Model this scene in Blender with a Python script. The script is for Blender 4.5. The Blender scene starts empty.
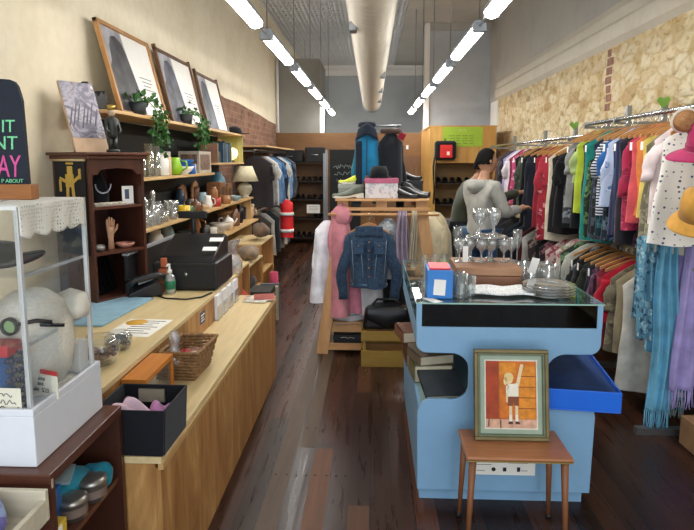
import bpy, bmesh, math, random
from mathutils import Vector, Matrix, Euler
R = random.Random(7)
SC = bpy.context.scene
COL = SC.collection
PI = math.pi
# ------------------------------------------------------------------ camera solve (metres; X right, Y into the shop, Z up)
CF, CPX, CPY, CH = 580.0, 347.0, 235.0, 1.65
TH = math.atan(75 / 580); PS = math.atan(25 / 580 * math.cos(TH))
_s, _c = math.sin, math.cos
FW = Vector((-_s(PS) * _c(TH), _c(PS) * _c(TH), -_s(TH))); RT = Vector((_c(PS), _s(PS), 0)); UP = Vector((-_s(PS) * _s(TH), _c(PS) * _s(TH), _c(TH)))
def at(px, py, X=None, Y=None, Z=None):
    d = FW + RT * ((px - CPX) / CF) - UP * ((py - CPY) / CF)
    t = X / d.x if X is not None else Y / d.y if Y is not None else (Z - CH) / d.z
    return Vector((d.x * t, d.y * t, CH + d.z * t))
def yx(px, X, py=230): return at(px, py, X=X).y
# ------------------------------------------------------------------ materials
MATS = {}
def nt(name):
    m = bpy.data.materials.new(name); m.use_nodes = True
    t = m.node_tree; b = t.nodes['Principled BSDF']
    return m, t, b
def L(t, a, b): t.links.new(a, b)
def N(t, kind, **kw):
    n = t.nodes.new(kind)
    for k, v in kw.items(): setattr(n, k, v)
    return n
def srgb(c):
    if isinstance(c, str):
        c = [int(c[i:i + 2], 16) / 255 for i in (0, 2, 4)]
    return tuple((x / 12.92 if x <= .04045 else ((x + .055) / 1.055) ** 2.4) for x in c[:3]) + (1,)
def coords(t, scale=(1, 1, 1), rot=(0, 0, 0), kind='Object'):
    tc = N(t, 'ShaderNodeTexCoord'); mp = N(t, 'ShaderNodeMapping')
    mp.inputs['Scale'].default_value = scale; mp.inputs['Rotation'].default_value = rot
    L(t, tc.outputs[kind], mp.inputs[0]); return mp.outputs[0]
def noise(t, vec, scale, detail=4, rough=.55, dist=0):
    n = N(t, 'ShaderNodeTexNoise'); n.inputs['Scale'].default_value = scale; n.inputs['Detail'].default_value = detail
    n.inputs['Roughness'].default_value = rough; n.inputs['Distortion'].default_value = dist
    L(t, vec, n.inputs['Vector']); return n.outputs[0]
def ramp(t, fac, stops):
    r = N(t, 'ShaderNodeValToRGB'); e = r.color_ramp.elements
    while len(e) > len(stops): e.remove(e[-1])
    while len(e) < len(stops): e.new(1)
    for q, (p, c) in zip(e, stops): q.position = p; q.color = srgb(c)
    L(t, fac, r.inputs[0]); return r.outputs[0]
def bump(t, b, h, strength=.3, dist=.01):
    n = N(t, 'ShaderNodeBump'); n.inputs['Strength'].default_value = strength; n.inputs['Distance'].default_value = dist
    L(t, h, n.inputs['Height']); L(t, n.outputs[0], b.inputs['Normal'])
def mat(name, col, rough=.6, metal=0., var=.12, scale=14, bmp=0., emit=0., spec=.4, sheen=0.):
    """plain surface with slight procedural variation"""
    if name in MATS: return MATS[name]
    m, t, b = nt(name); c = srgb(col)
    b.inputs['Roughness'].default_value = rough; b.inputs['Metallic'].default_value = metal; b.inputs['Specular IOR Level'].default_value = spec
    if sheen: b.inputs['Sheen Weight'].default_value = sheen
    v = coords(t); f = noise(t, v, scale)
    lo = [x * (1 - var) for x in c[:3]]; hi = [min(1, x * (1 + var)) for x in c[:3]]
    r = N(t, 'ShaderNodeValToRGB'); r.color_ramp.elements[0].position = .3; r.color_ramp.elements[1].position = .7
    r.color_ramp.elements[0].color = (*lo, 1); r.color_ramp.elements[1].color = (*hi, 1)
    L(t, f, r.inputs[0]); L(t, r.outputs[0], b.inputs['Base Color'])
    if bmp: bump(t, b, f, bmp)
    if emit: b.inputs['Emission Color'].default_value = c; b.inputs['Emission Strength'].default_value = emit
    MATS[name] = m; return m
def wood(name, c1, c2, axis='y', scale=9, rough=.5, stretch=12, bmp=.08, con=.25, dist=1.4):
    if name in MATS: return MATS[name]
    m, t, b = nt(name); s = {'x': (1 / stretch, 1, 1), 'y': (1, 1 / stretch, 1), 'z': (1, 1, 1 / stretch)}[axis]
    v = coords(t, s); f = noise(t, v, scale, 6, .6, dist)
    c = ramp(t, f, [(.5 - con, c1), (.5, tuple((a + e) / 2 for a, e in zip(hx(c1), hx(c2)))), (.5 + con, c2)])
    f2 = noise(t, v, scale * 9, 2)
    mx = N(t, 'ShaderNodeMixRGB', blend_type='MULTIPLY'); mx.inputs[0].default_value = .25
    L(t, c, mx.inputs[1]); L(t, ramp(t, f2, [(.3, (.7, .7, .7)), (.7, (1, 1, 1))]), mx.inputs[2])
    L(t, mx.outputs[0], b.inputs['Base Color']); b.inputs['Roughness'].default_value = rough
    bump(t, b, f, bmp, .004); MATS[name] = m; return m
def hx(c): return [int(c[i:i + 2], 16) / 255 for i in (0, 2, 4)] if isinstance(c, str) else list(c)
def thin_glass(name, tint='ffffff', refl=.10, body=.05, rough=.02, edge=.55):
    if name in MATS: return MATS[name]
    m, t, b = nt(name); t.nodes.remove(b); out = t.nodes['Material Output']
    tr = N(t, 'ShaderNodeBsdfTransparent'); tr.inputs[0].default_value = srgb(tint)
    gl = N(t, 'ShaderNodeBsdfGlossy'); gl.inputs['Roughness'].default_value = rough
    df = N(t, 'ShaderNodeBsdfDiffuse'); df.inputs[0].default_value = (.9, .92, .93, 1)
    lw = N(t, 'ShaderNodeLayerWeight'); lw.inputs[0].default_value = .35
    ma = N(t, 'ShaderNodeMath', operation='MULTIPLY_ADD'); ma.inputs[1].default_value = edge; ma.inputs[2].default_value = refl
    L(t, lw.outputs['Facing'], ma.inputs[0])
    m1 = N(t, 'ShaderNodeMixShader'); m1.inputs[0].default_value = body; L(t, tr.outputs[0], m1.inputs[1]); L(t, df.outputs[0], m1.inputs[2])
    m2 = N(t, 'ShaderNodeMixShader'); L(t, ma.outputs[0], m2.inputs[0]); L(t, m1.outputs[0], m2.inputs[1]); L(t, gl.outputs[0], m2.inputs[2])
    L(t, m2.outputs[0], out.inputs[0]); MATS[name] = m; return m
def cloth(name, c1, c2=None, pat='plain', scale=30, c3=None, rough=.85):
    """fabric: plain, stripe (along x), hoop (along z), dots, floral, plaid, lace-like knit"""
    if name in MATS: return MATS[name]
    m, t, b = nt(name); b.inputs['Roughness'].default_value = rough; b.inputs['Sheen Weight'].default_value = .15; b.inputs['Specular IOR Level'].default_value = .2
    v = coords(t); c2 = c2 or c1; c3 = c3 or c2
    if pat == 'plain':
        f = noise(t, v, 9); a = hx(c1)
        o = ramp(t, f, [(.3, [x * .88 for x in a]), (.7, [min(1, x * 1.08) for x in a])])
    elif pat in ('stripe', 'hoop', 'plaid'):
        w = N(t, 'ShaderNodeTexWave', bands_direction='Z' if pat == 'hoop' else 'X'); w.inputs['Scale'].default_value = scale / 6; w.inputs['Distortion'].default_value = .3
        L(t, v, w.inputs[0]); o = ramp(t, w.outputs[1], [(.42, c1), (.58, c2)])
        if pat == 'plaid':
            w2 = N(t, 'ShaderNodeTexWave', bands_direction='Z'); w2.inputs['Scale'].default_value = scale / 6; L(t, v, w2.inputs[0])
            mx = N(t, 'ShaderNodeMixRGB'); mx.inputs[0].default_value = .5; L(t, o, mx.inputs[1]); L(t, ramp(t, w2.outputs[1], [(.45, c1), (.55, c3)]), mx.inputs[2]); o = mx.outputs[0]
    elif pat == 'dots':
        vo = N(t, 'ShaderNodeTexVoronoi'); vo.inputs['Scale'].default_value = scale; vo.inputs['Randomness'].default_value = .55; L(t, v, vo.inputs['Vector'])
        o = ramp(t, vo.outputs[0], [(.2, c2), (.27, c1)])
    elif pat == 'floral':
        vo = N(t, 'ShaderNodeTexVoronoi'); vo.inputs['Scale'].default_value = scale; L(t, v, vo.inputs['Vector'])
        sp = N(t, 'ShaderNodeSeparateColor'); L(t, vo.outputs[1], sp.inputs[0])
        o = ramp(t, sp.outputs[0], [(.0, c1), (.5, c1), (.52, c2), (.76, c2), (.78, c3)])
        f = noise(t, v, scale * 1.4); mx = N(t, 'ShaderNodeMixRGB'); L(t, ramp(t, f, [(.45, (0, 0, 0)), (.6, (1, 1, 1))]), mx.inputs[0]); L(t, o, mx.inputs[1]); mx.inputs[2].default_value = srgb(c1); o = mx.outputs[0]
    L(t, o, b.inputs['Base Color'])
    f = noise(t, v, 60, 2); bump(t, b, f, .15, .003); MATS[name] = m; return m
# ------------------------------------------------------------------ mesh builder
class MB:
    def __init__(s): s.v = []; s.f = []; s.m = []; s.mi = 0; s.sm = []
    def add(s, vs, fs, M=None, smooth=False):
        o = len(s.v)
        s.v += [(M @ Vector(p)) if M is not None else Vector(p) for p in vs]
        for f in fs: s.f.append([i + o for i in f]); s.m.append(s.mi); s.sm.append(smooth)
        return s
    def box(s, c, d, rot=None, M=None):
        x, y, z = (q / 2 for q in d)
        vs = [(a, b, e) for a in (-x, x) for b in (-y, y) for e in (-z, z)]
        T = Matrix.Translation(c) @ (Euler(rot).to_matrix().to_4x4() if rot else Matrix())
        if M is not None: T = M @ T
        return s.add(vs, [(0, 1, 3, 2), (4, 6, 7, 5), (0, 4, 5, 1), (2, 3, 7, 6), (0, 2, 6, 4), (1, 5, 7, 3)], T)
    def bb(s, x0, x1, y0, y1, z0, z1): return s.box(((x0 + x1) / 2, (y0 + y1) / 2, (z0 + z1) / 2), (x1 - x0, y1 - y0, z1 - z0))
    def tube(s, pts, r, n=8, cap=True, sx=1.0, sy=1.0):
        pts = [Vector(p) for p in pts]; k = len(pts); rs = r if isinstance(r, (list, tuple)) else [r] * k
        vs = []; up = None
        for i, p in enumerate(pts):
            d = (pts[min(i + 1, k - 1)] - pts[max(i - 1, 0)]).normalized()
            if up is None: up = Vector((0, 0, 1)) if abs(d.z) < .9 else Vector((0, 1, 0))
            a = d.cross(up).normalized(); b = a.cross(d).normalized(); up = b
            for j in range(n):
                q = 2 * PI * j / n; vs.append(p + a * (rs[i] * sx * math.cos(q)) + b * (rs[i] * sy * math.sin(q)))
        fs = [(i * n + j, i * n + (j + 1) % n, (i + 1) * n + (j + 1) % n, (i + 1) * n + j) for i in range(k - 1) for j in range(n)]
        if cap: fs += [tuple(range(n))[::-1], tuple(range((k - 1) * n, k * n))]
        return s.add(vs, fs, None, True)
    def lathe(s, prof, n=20, c=(0, 0, 0), M=None, flute=0, fk=12):
        vs = []; k = len(prof)
        for r, z in prof:
            for j in range(n):
                q = 2 * PI * j / n; rr = r * (1 + flute * math.cos(q * fk)); vs.append((c[0] + rr * math.cos(q), c[1] + rr * math.sin(q), c[2] + z))
        fs = [(i * n + j, i * n + (j + 1) % n, (i + 1) * n + (j + 1) % n, (i + 1) * n + j) for i in range(k - 1) for j in range(n)]
        if prof[0][0] > 1e-4 and prof[0][0] != prof[-1][0]: fs.append(tuple(range(n))[::-1])
        return s.add(vs, fs, M, True)
    def prism(s, out, d, M=None, smooth=False):
        """outline in local x,z ; extruded along y from 0 to d"""
        k = len(out); vs = [(x, 0, z) for x, z in out] + [(x, d, z) for x, z in out]
        fs = [tuple(range(k)), tuple(range(2 * k - 1, k - 1, -1))] + [(i, (i + 1) % k + 0, (i + 1) % k + k, i + k)[::-1] for i in range(k)]
        return s.add(vs, fs, M, smooth)
    def grid(s, fn, nu, nv, thick=0, M=None):
        vs = [fn(i / nu, j / nv) for i in range(nu + 1) for j in range(nv + 1)]
        w = nv + 1
        fs = [(i * w + j, (i + 1) * w + j, (i + 1) * w + j + 1, i * w + j + 1) for i in range(nu) for j in range(nv)]
        return s.add(vs, fs, M, True)
    def build(s, name, m=None, parent=None, world=False, bev=0, seg=2, sub=0, solid=0, smooth=None, shade=None):
        me = bpy.data.meshes.new(name)
        off = Vector((0, 0, 0))
        if world and parent is not None: off = Vector(parent.location)
        me.from_pydata([tuple(p - off) for p in s.v], [], s.f)
        for p, q, sm in zip(me.polygons, s.m, s.sm): p.material_index = q; p.use_smooth = sm if smooth is None else smooth
        o = bpy.data.objects.new(name, me); COL.objects.link(o)
        bm = bmesh.new(); bm.from_mesh(me); bmesh.ops.recalc_face_normals(bm, faces=bm.faces); bm.to_mesh(me); bm.free()
        for q in (m if isinstance(m, (list, tuple)) else [m]):
            if q: me.materials.append(q)
        if parent is not None: o.parent = parent
        if solid: k = o.modifiers.new('solid', 'SOLIDIFY'); k.thickness = solid; k.offset = 0
        if bev:
            k = o.modifiers.new('bevel', 'BEVEL'); k.width = bev; k.segments = seg; k.limit_method = 'ANGLE'; k.angle_limit = .7
        if sub: k = o.modifiers.new('sub', 'SUBSURF'); k.levels = sub; k.render_levels = sub
        return o
LABELS = {}
def tag(o, label, cat, group=None, kind=None):
    if label in LABELS and not group: print('DUP LABEL', label)
    LABELS[label] = 1
    n = len(label.replace(',', ' ').split())
    if n < 4 or n > 16: print('LABEL LEN', n, label)
    o['label'] = label; o['category'] = cat
    if group: o['group'] = group
    if kind: o['kind'] = kind
    return o
def thing(name, label, cat, loc=(0, 0, 0), rz=0, group=None):
    o = bpy.data.objects.new(name, None); COL.objects.link(o); o.empty_display_size = .1
    o.location = loc; o.rotation_euler = (0, 0, rz); return tag(o, label, cat, group)
def struct(name, mb, m, bev=0, **k):
    o = mb.build(name, m, bev=bev, **k); o['kind'] = 'structure'; return o
def place(o, loc, rz=0):
    o.location = loc; o.rotation_euler = (0, 0, rz); return o
def copy_tree(o, parent=None):
    c = o.copy(); COL.objects.link(c)
    if parent is not None: c.parent = parent
    for ch in list(o.children): copy_tree(ch, c)
    return c
def dup(o, loc, rz, label, group=None):
    c = copy_tree(o); c.location = loc; c.rotation_euler = (0, 0, rz)
    if 'group' in c: del c['group']
    return tag(c, label, c['category'], group)
def text(name, body, parent, loc, rot, size, m, ax='LEFT', ext=.0006, sx=1.0):
    cu = bpy.data.curves.new(name, 'FONT'); cu.body = body; cu.size = size; cu.align_x = ax; cu.extrude = ext
    cu.materials.append(m); o = bpy.data.objects.new(name, cu); COL.objects.link(o)
    bpy.context.view_layer.update(); me = bpy.data.meshes.new_from_object(o.evaluated_get(bpy.context.evaluated_depsgraph_get())); bpy.data.objects.remove(o)
    o = bpy.data.objects.new(name, me); COL.objects.link(o)
    o.location = loc; o.rotation_euler = rot; o.scale = (sx, 1, 1)
    if parent is not None: o.parent = parent
    return o
def squiggle(mb, x0, x1, z, h, y, n=14, r=.0012, seed=0):
    q = random.Random(seed); pts = [(x0 + (x1 - x0) * i / n, y, z + h * (q.random() - .5)) for i in range(n + 1)]
    mb.tube(pts, r, 4)
# ------------------------------------------------------------------ shared materials
PLY = wood('plywood', 'b98f58', 'dbb982', 'y', 5, .45, 8)
PLYZ = wood('plywood face', '9a6634', 'd0a063', 'z', 5, .5, 6, .08, .19, 2.6)
PLYTOP = wood('plywood top', 'd6bb84', 'e8d3a4', 'y', 4, .4, 8)
PINE = wood('pine', 'c08a55', 'dcae7a', 'z', 7, .55, 8)
PINEX = wood('pine rail', 'c08a55', 'dcae7a', 'x', 7, .55, 8)
DARKW = wood('dark stained wood', '3a2019', '5d3526', 'z', 6, .35, 9)
DARKY = wood('dark stained board', '4a2a20', '6e4231', 'y', 6, .35, 9)
TEAK = wood('teak veneer', 'a0633c', 'bd8156', 'x', 8, .35, 10)
OAK = wood('oak frame', 'a2703f', 'c59359', 'z', 9, .5, 10)
HANGW = wood('hanger wood', 'a8703c', 'd09a5c', 'x', 9, .4, 8)
BLACK = mat('black paint', '15161a', .55)
BLKPL = mat('black plastic', '131418', .35, spec=.5)
CHROME = mat('chrome', 'c8ccd0', .22, 1.0, .05)
STEEL = mat('steel', '9a9da0', .4, 1.0, .05)
WHITE = mat('white paint', 'ecebe8', .5, var=.03)
PAPER = mat('white paper', 'f2f0ea', .8, var=.02)
INK = mat('ink', '20212a', .7)
GLASS = thin_glass('clear glass', 'f4f8f8')
CUT = thin_glass('cut glass', 'eef2f2', .20, .15, .08)
ACR = thin_glass('acrylic', 'fdfeff', .015, .008, .02, .22)
EDGE = thin_glass('acrylic edge', 'f0f4f8', .18, .85, .1)
LEAF = mat('leaf green', '35612c', .55, var=.35, scale=30)
# ================================================================== ROOM
def plaster(name, base, low, zsplit, stain=.25):
    m, t, b = nt(name); v = coords(t)
    f = noise(t, v, 1.3, 6, .6); f2 = noise(t, v, 14, 4)
    c = ramp(t, f, [(.3, low), (.55, base), (.75, base)])
    mx = N(t, 'ShaderNodeMixRGB', blend_type='MULTIPLY'); mx.inputs[0].default_value = stain
    L(t, c, mx.inputs[1]); L(t, ramp(t, f2, [(.35, (.86, .84, .8)), (.6, (1, 1, 1))]), mx.inputs[2]); L(t, mx.outputs[0], b.inputs['Base Color'])
    b.inputs['Roughness'].default_value = .8; bump(t, b, f2, .12, .01); return m
# floor boards: run along Y, each board its own tone, worn lighter strips down the aisle
m, t, b = nt('floorboards'); tc = N(t, 'ShaderNodeTexCoord'); sp = N(t, 'ShaderNodeSeparateXYZ'); L(t, tc.outputs['Object'], sp.inputs[0])
dv = N(t, 'ShaderNodeMath', operation='DIVIDE'); L(t, sp.outputs[0], dv.inputs[0]); dv.inputs[1].default_value = .105
fl = N(t, 'ShaderNodeMath', operation='FLOOR'); L(t, dv.outputs[0], fl.inputs[0])
fr = N(t, 'ShaderNodeMath', operation='FRACT'); L(t, dv.outputs[0], fr.inputs[0])
yd = N(t, 'ShaderNodeMath', operation='MULTIPLY_ADD'); L(t, fl.outputs[0], yd.inputs[0]); yd.inputs[1].default_value = .37; 
y2 = N(t, 'ShaderNodeMath', operation='DIVIDE'); L(t, sp.outputs[1], y2.inputs[0]); y2.inputs[1].default_value = 2.9; L(t, y2.outputs[0], yd.inputs[2])
yf = N(t, 'ShaderNodeMath', operation='FLOOR'); L(t, yd.outputs[0], yf.inputs[0])
cb = N(t, 'ShaderNodeCombineXYZ'); L(t, fl.outputs[0], cb.inputs[0]); L(t, yf.outputs[0], cb.inputs[1])
wn = N(t, 'ShaderNodeTexWhiteNoise'); L(t, cb.outputs[0], wn.inputs[0])
tone = ramp(t, wn.outputs[0], [(0, '2c1a12'), (.45, '3a2318'), (.75, '482c1f'), (.92, '5c3826'), (1, '6f442c')])
gr = noise(t, coords(t, (1, .06, 1)), 26, 5, .6, .6)
mx = N(t, 'ShaderNodeMixRGB', blend_type='MULTIPLY'); mx.inputs[0].default_value = .55; L(t, tone, mx.inputs[1]); L(t, ramp(t, gr, [(.3, (.62, .6, .6)), (.7, (1.0, 1.0, 1.0))]), mx.inputs[2])
wear = noise(t, coords(t, (1.6, .35, 1)), 1.5, 5, .6, .8)
mx2 = N(t, 'ShaderNodeMixRGB'); L(t, ramp(t, wear, [(.55, (0, 0, 0)), (.75, (.35, .35, .35))]), mx2.inputs[0]); L(t, mx.outputs[0], mx2.inputs[1]); mx2.inputs[2].default_value = srgb('5f5040')
gp = N(t, 'ShaderNodeMath', operation='LESS_THAN'); L(t, fr.outputs[0], gp.inputs[0]); gp.inputs[1].default_value = .035
mx3 = N(t, 'ShaderNodeMixRGB'); L(t, gp.outputs[0], mx3.inputs[0]); L(t, mx2.outputs[0], mx3.inputs[1]); mx3.inputs[2].default_value = srgb('160e0b')
L(t, mx3.outputs[0], b.inputs['Base Color'])
L(t, ramp(t, gr, [(.3, (.5, .5, .5)), (.7, (.68, .68, .68))]), b.inputs['Roughness']); b.inputs['Specular IOR Level'].default_value = .35; bump(t, b, gr, .1, .003)
FLOOR = m
XL, XR, ZC, YB = -1.95, 2.35, 4.36, 11.8
struct('floor', MB().bb(XL - .1, XR + .1, -1.6, 17.6, -.1, 0), FLOOR)
# three lighter, re-sanded boards between counter and glass cabinet and one pale repaired board further in
b1 = wood('worn orange floorboard', '52321f', '754b30', 'y', 9, .6, 14); b2 = wood('dusty grey floorboard', '4c3c2f', '63503f', 'y', 9, .6, 14)
k = MB(); k.bb(-.315, -.213, -.5, 3.15, 0, .0012); k.bb(-.105, -.003, .2, 2.6, 0, .0012)
struct('floor_worn_boards', k, b1)
k = MB(); k.bb(-.52, -.423, -1, 6.2, 0, .0011); k.bb(-.41, -.318, 3.16, 6.8, 0, .0011)
struct('floor_dusty_boards', k, b2)
k = MB()
for xx in (-.5, -.44, -.39, -.34, -.29, -.23, -.18, -.13):
    for yy in (2.86,): k.lathe([(0.0001, .004), (.006, .004), (.006, 0)], 8, (xx, yy, 0))
for xx in (-.39, -.34, -.18, -.13):
    for yy in (2.25, 3.4): k.lathe([(0.0001, .004), (.006, .004), (.006, 0)], 8, (xx, yy, 0))
struct('floor_nail_heads', k, mat('old nail', '1a120e', .6))
WALLL = plaster('left wall cream plaster', 'e6dcc4', 'dbcfb2', 1, .18)
struct('wall_left', MB().bb(XL - .12, XL, -1.6, 17.6, 0, ZC + .1), WALLL)
# exposed brick patch
m, t, b = nt('old red brick'); tc = N(t, 'ShaderNodeTexCoord'); sp = N(t, 'ShaderNodeSeparateXYZ'); L(t, tc.outputs['Object'], sp.inputs[0])
cb = N(t, 'ShaderNodeCombineXYZ'); L(t, sp.outputs[1], cb.inputs[0]); L(t, sp.outputs[2], cb.inputs[1])
br = N(t, 'ShaderNodeTexBrick'); L(t, cb.outputs[0], br.inputs[0]); br.inputs['Scale'].default_value = 1
br.inputs['Brick Width'].default_value = .24; br.inputs['Row Height'].default_value = .086; br.inputs['Mortar Size'].default_value = .008
br.inputs['Color1'].default_value = srgb('74503f'); br.inputs['Color2'].default_value = srgb('8d6752'); br.inputs['Mortar'].default_value = srgb('8d7463')
mx = N(t, 'ShaderNodeMixRGB', blend_type='MULTIPLY'); mx.inputs[0].default_value = .6; L(t, br.outputs[0], mx.inputs[1]); L(t, ramp(t, noise(t, tc.outputs['Object'], 9, 5), [(.3, (.6, .58, .58)), (.65, (1, 1, 1))]), mx.inputs[2])
L(t, mx.outputs[0], b.inputs['Base Color']); b.inputs['Roughness'].default_value = .9; bump(t, b, br.outputs[1], -.5, .01)
q = MB().prism([(7.25, 1.0), (YB, .6), (YB, 2.36), (10.9, 2.38), (10.2, 2.42), (9.4, 2.44), (8.5, 2.47), (7.7, 2.46), (7.25, 2.5)], .012, Matrix.Translation((XL + .012, 0, 0)) @ Matrix.Rotation(PI / 2, 4, 'Z'))
struct('wall_left_brick', q, m)
# right wall: limestone rubble below, grey plaster above
m, t, b = nt('limestone rubble'); v = coords(t, (1, 1, 1.7))
nn = N(t, 'ShaderNodeTexNoise'); nn.inputs['Scale'].default_value = 4; nn.inputs['Detail'].default_value = 5; L(t, v, nn.inputs['Vector'])
mxv = N(t, 'ShaderNodeMixRGB', blend_type='ADD'); mxv.inputs[0].default_value = .16; L(t, v, mxv.inputs[1]); L(t, nn.outputs[1], mxv.inputs[2])
vo = N(t, 'ShaderNodeTexVoronoi'); vo.inputs['Scale'].default_value = 4.6; L(t, mxv.outputs[0], vo.inputs['Vector']); ve = N(t, 'ShaderNodeTexVoronoi', feature='DISTANCE_TO_EDGE'); ve.inputs['Scale'].default_value = 4.6; L(t, mxv.outputs[0], ve.inputs['Vector'])
sc = N(t, 'ShaderNodeSeparateColor'); L(t, vo.outputs[1], sc.inputs[0])
c = ramp(t, sc.outputs[0], [(0, 'e9d9b4'), (.3, 'f3e8cd'), (.6, 'ecdcb8'), (.85, 'd9c192'), (1, 'cbab80')])
mo = ramp(t, ve.outputs[0], [(.0, (1, 1, 1)), (.05, (.75, .75, .75)), (.14, (0, 0, 0))])
mx = N(t, 'ShaderNodeMixRGB'); L(t, mo, mx.inputs[0]); L(t, c, mx.inputs[1]); mx.inputs[2].default_value = srgb('e2cc9e')
f5 = noise(t, coords(t, (1, 1, 1.7)), 11, 5, .6); mx4 = N(t, 'ShaderNodeMixRGB', blend_type='MULTIPLY'); mx4.inputs[0].default_value = .8; L(t, mx.outputs[0], mx4.inputs[1]); L(t, ramp(t, f5, [(.3, (.72, .62, .48)), (.43, (.95, .92, .86)), (.6, (1, 1, 1))]), mx4.inputs[2])
L(t, mx4.outputs[0], b.inputs['Base Color']); b.inputs['Roughness'].default_value = .95
ad = N(t, 'ShaderNodeMath', operation='ADD'); L(t, ramp(t, ve.outputs[0], [(0, (0, 0, 0)), (.12, (.6, .6, .6)), (.3, (.7, .7, .7))]), ad.inputs[0]); L(t, f5, ad.inputs[1]); bump(t, b, ad.outputs[0], 1.0, .05)
STONE = m
struct('wall_right', MB().bb(XR, XR + .2, -1.6, 11.2, 0, 2.76), STONE)
GREYP = plaster('grey plaster', 'aaa8a2', '9f9d98', 1, .1)
CREAMP = plaster('pale plaster', 'c4beb0', 'bab3a4', 1, .15)
struct('wall_right_upper', MB().bb(XR, XR + .2, -1.6, 17.6, 2.76, ZC + .1).bb(XR, XR + .2, 11.2, 17.6, 0, 2.76), GREYP)
k = MB().prism([(0, 2.75), (-.055, 2.80), (-.065, 2.93), (-.03, 2.97), (-.035, 3.06), (0, 3.14)], 12.8, Matrix.Translation((XR, -1.6, 0)))
struct('trim_1', k, CREAMP)
k = MB().bb(XR - .014, XR, 11.16, 11.8, 0, 2.76)
struct('trim_2', k, WHITE)
# a toothed line of red bricks left in the stone
k = MB()
for i, (yy, w) in enumerate([(6.03, .07), (6.0, .13), (6.02, .12), (6.03, .13), (6.02, .09), (6.0, .11), (6.02, .10)]):
    k.box((XR, yy, 2.70 - i * .088), (.02, w, .068))
struct('wall_right_bricks', k, mat('brick red', '9a7262', .9, var=.3))
# ceiling: pressed tin in the middle, plaster either side
m, t, b = nt('pressed tin'); v = coords(t)
ck = N(t, 'ShaderNodeTexBrick'); L(t, v, ck.inputs[0]); ck.inputs['Scale'].default_value = 1; ck.inputs['Brick Width'].default_value = .30; ck.inputs['Row Height'].default_value = .15; ck.inputs['Mortar Size'].default_value = .022; ck.inputs['Mortar Smooth'].default_value = .9
vv = N(t, 'ShaderNodeTexVoronoi'); vv.inputs['Scale'].default_value = 12; vv.inputs['Randomness'].default_value = .2; L(t, v, vv.inputs[0])
aa = N(t, 'ShaderNodeMath', operation='ADD'); L(t, ck.outputs[1], aa.inputs[0]); L(t, vv.outputs[0], aa.inputs[1]); bump(t, b, aa.outputs[0], 1.0, .10)
b.inputs['Base Color'].default_value = srgb('d2d3d6'); b.inputs['Metallic'].default_value = .8; b.inputs['Roughness'].default_value = .28
struct('ceiling', MB().bb(XL - .1, .62, -1.6, 17.6, ZC, ZC + .1), m)
struct('ceiling_plaster', MB().bb(.62, XR + .1, -1.6, 17.6, ZC - .01, ZC + .1), GREYP)
BLUEG = plaster('cool grey plaster', 'b3b9bf', 'a6acb3', 1, .08)
struct('wall_back', MB().bb(XL, XR, 17.5, 17.6, 0, ZC), BLUEG)
k = MB().prism([(0, ZC), (-.3, ZC), (-.28, ZC - .07), (-.12, ZC - .12), (-.06, ZC - .24), (0, ZC - .26)], 4.3, Matrix.Translation((XR, 17.5, 0)) @ Matrix.Rotation(PI / 2, 4, 'Z'))
struct('trim_3', k, WHITE)
# nib walls above the ply partition
struct('wall_left_nib', MB().bb(XL, -1.06, YB + .12, YB + .3, 2.0, 3.66).bb(-1.2, -1.06, YB + .3, 13.4, 2.0, 3.66), plaster('nib plaster', '8f8d87', '868480', 1, .1))
struct('wall_right_nib', MB().bb(1.13, XR, YB + .25, YB + .45, 2.0, ZC), BLUEG)
k = MB().bb(1.05, 1.14, YB + .2, YB + .5, 2.0, ZC); struct('trim_4', k, WHITE)
k = MB().bb(1.13, XR, YB + .22, YB + .25, 4.2, ZC); struct('trim_5', k, GREYP)
k = MB().bb(-1.06, -.97, YB + .1, YB + .2, 2.18, 2.72); struct('trim_6', k, WHITE)
k = MB().tube([(XL + .04, YB + .07, 2.2), (XL + .04, YB + .07, 3.66)], .03, 10); struct('trim_7', k, WHITE)
PLYB = wood('partition ply', '76522f', '946a40', 'x', 4, .55, 7)
struct('wall_partition', MB().bb(XL, 1.0, YB, YB + .03, 0, 2.19), PLYB)
# ------------------------------------------------------------------ ducting
r = thing('ventilation_duct', 'cream ribbed round air duct hanging along the middle of the ceiling', 'duct', (-.01, 0, 2.86))
MD = mat('duct cream', 'cdc6b6', .5, var=.05)
k = MB(); prof = []
n = 380; y0, y1 = 1.2, 12.6
pts = []; rs = []
for i in range(n + 1):
    pts.append((-.01, y0 + (y1 - y0) * i / n, 2.86)); rs.append(.186 + (.010 if i % 4 == 0 else .004 if i % 2 else 0))
k.tube(pts, rs, 28); k.build('duct_body', MD, r, True)
k = MB().tube([(-.01, 12.58, 2.86), (-.01, 12.75, 2.85), (-.01, 13.0, 2.80)], [.2, .2, .12], 20); k.build('end_cap', mat('duct cap', '9fb0bb', .3, .6), r, True)
for y in (4.9, 7.6, 9.2, 10.8):
    k = MB().box((.13 if y > 7 else -.16, y, 2.72), (.06, .12, .07)); k.build('bracket', STEEL, r, True, .006)
    k = MB().tube([(-.01, y, 3.04), (-.01, y, ZC)], .006, 6); k.build('hanger_rod', STEEL, r, True)
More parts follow.
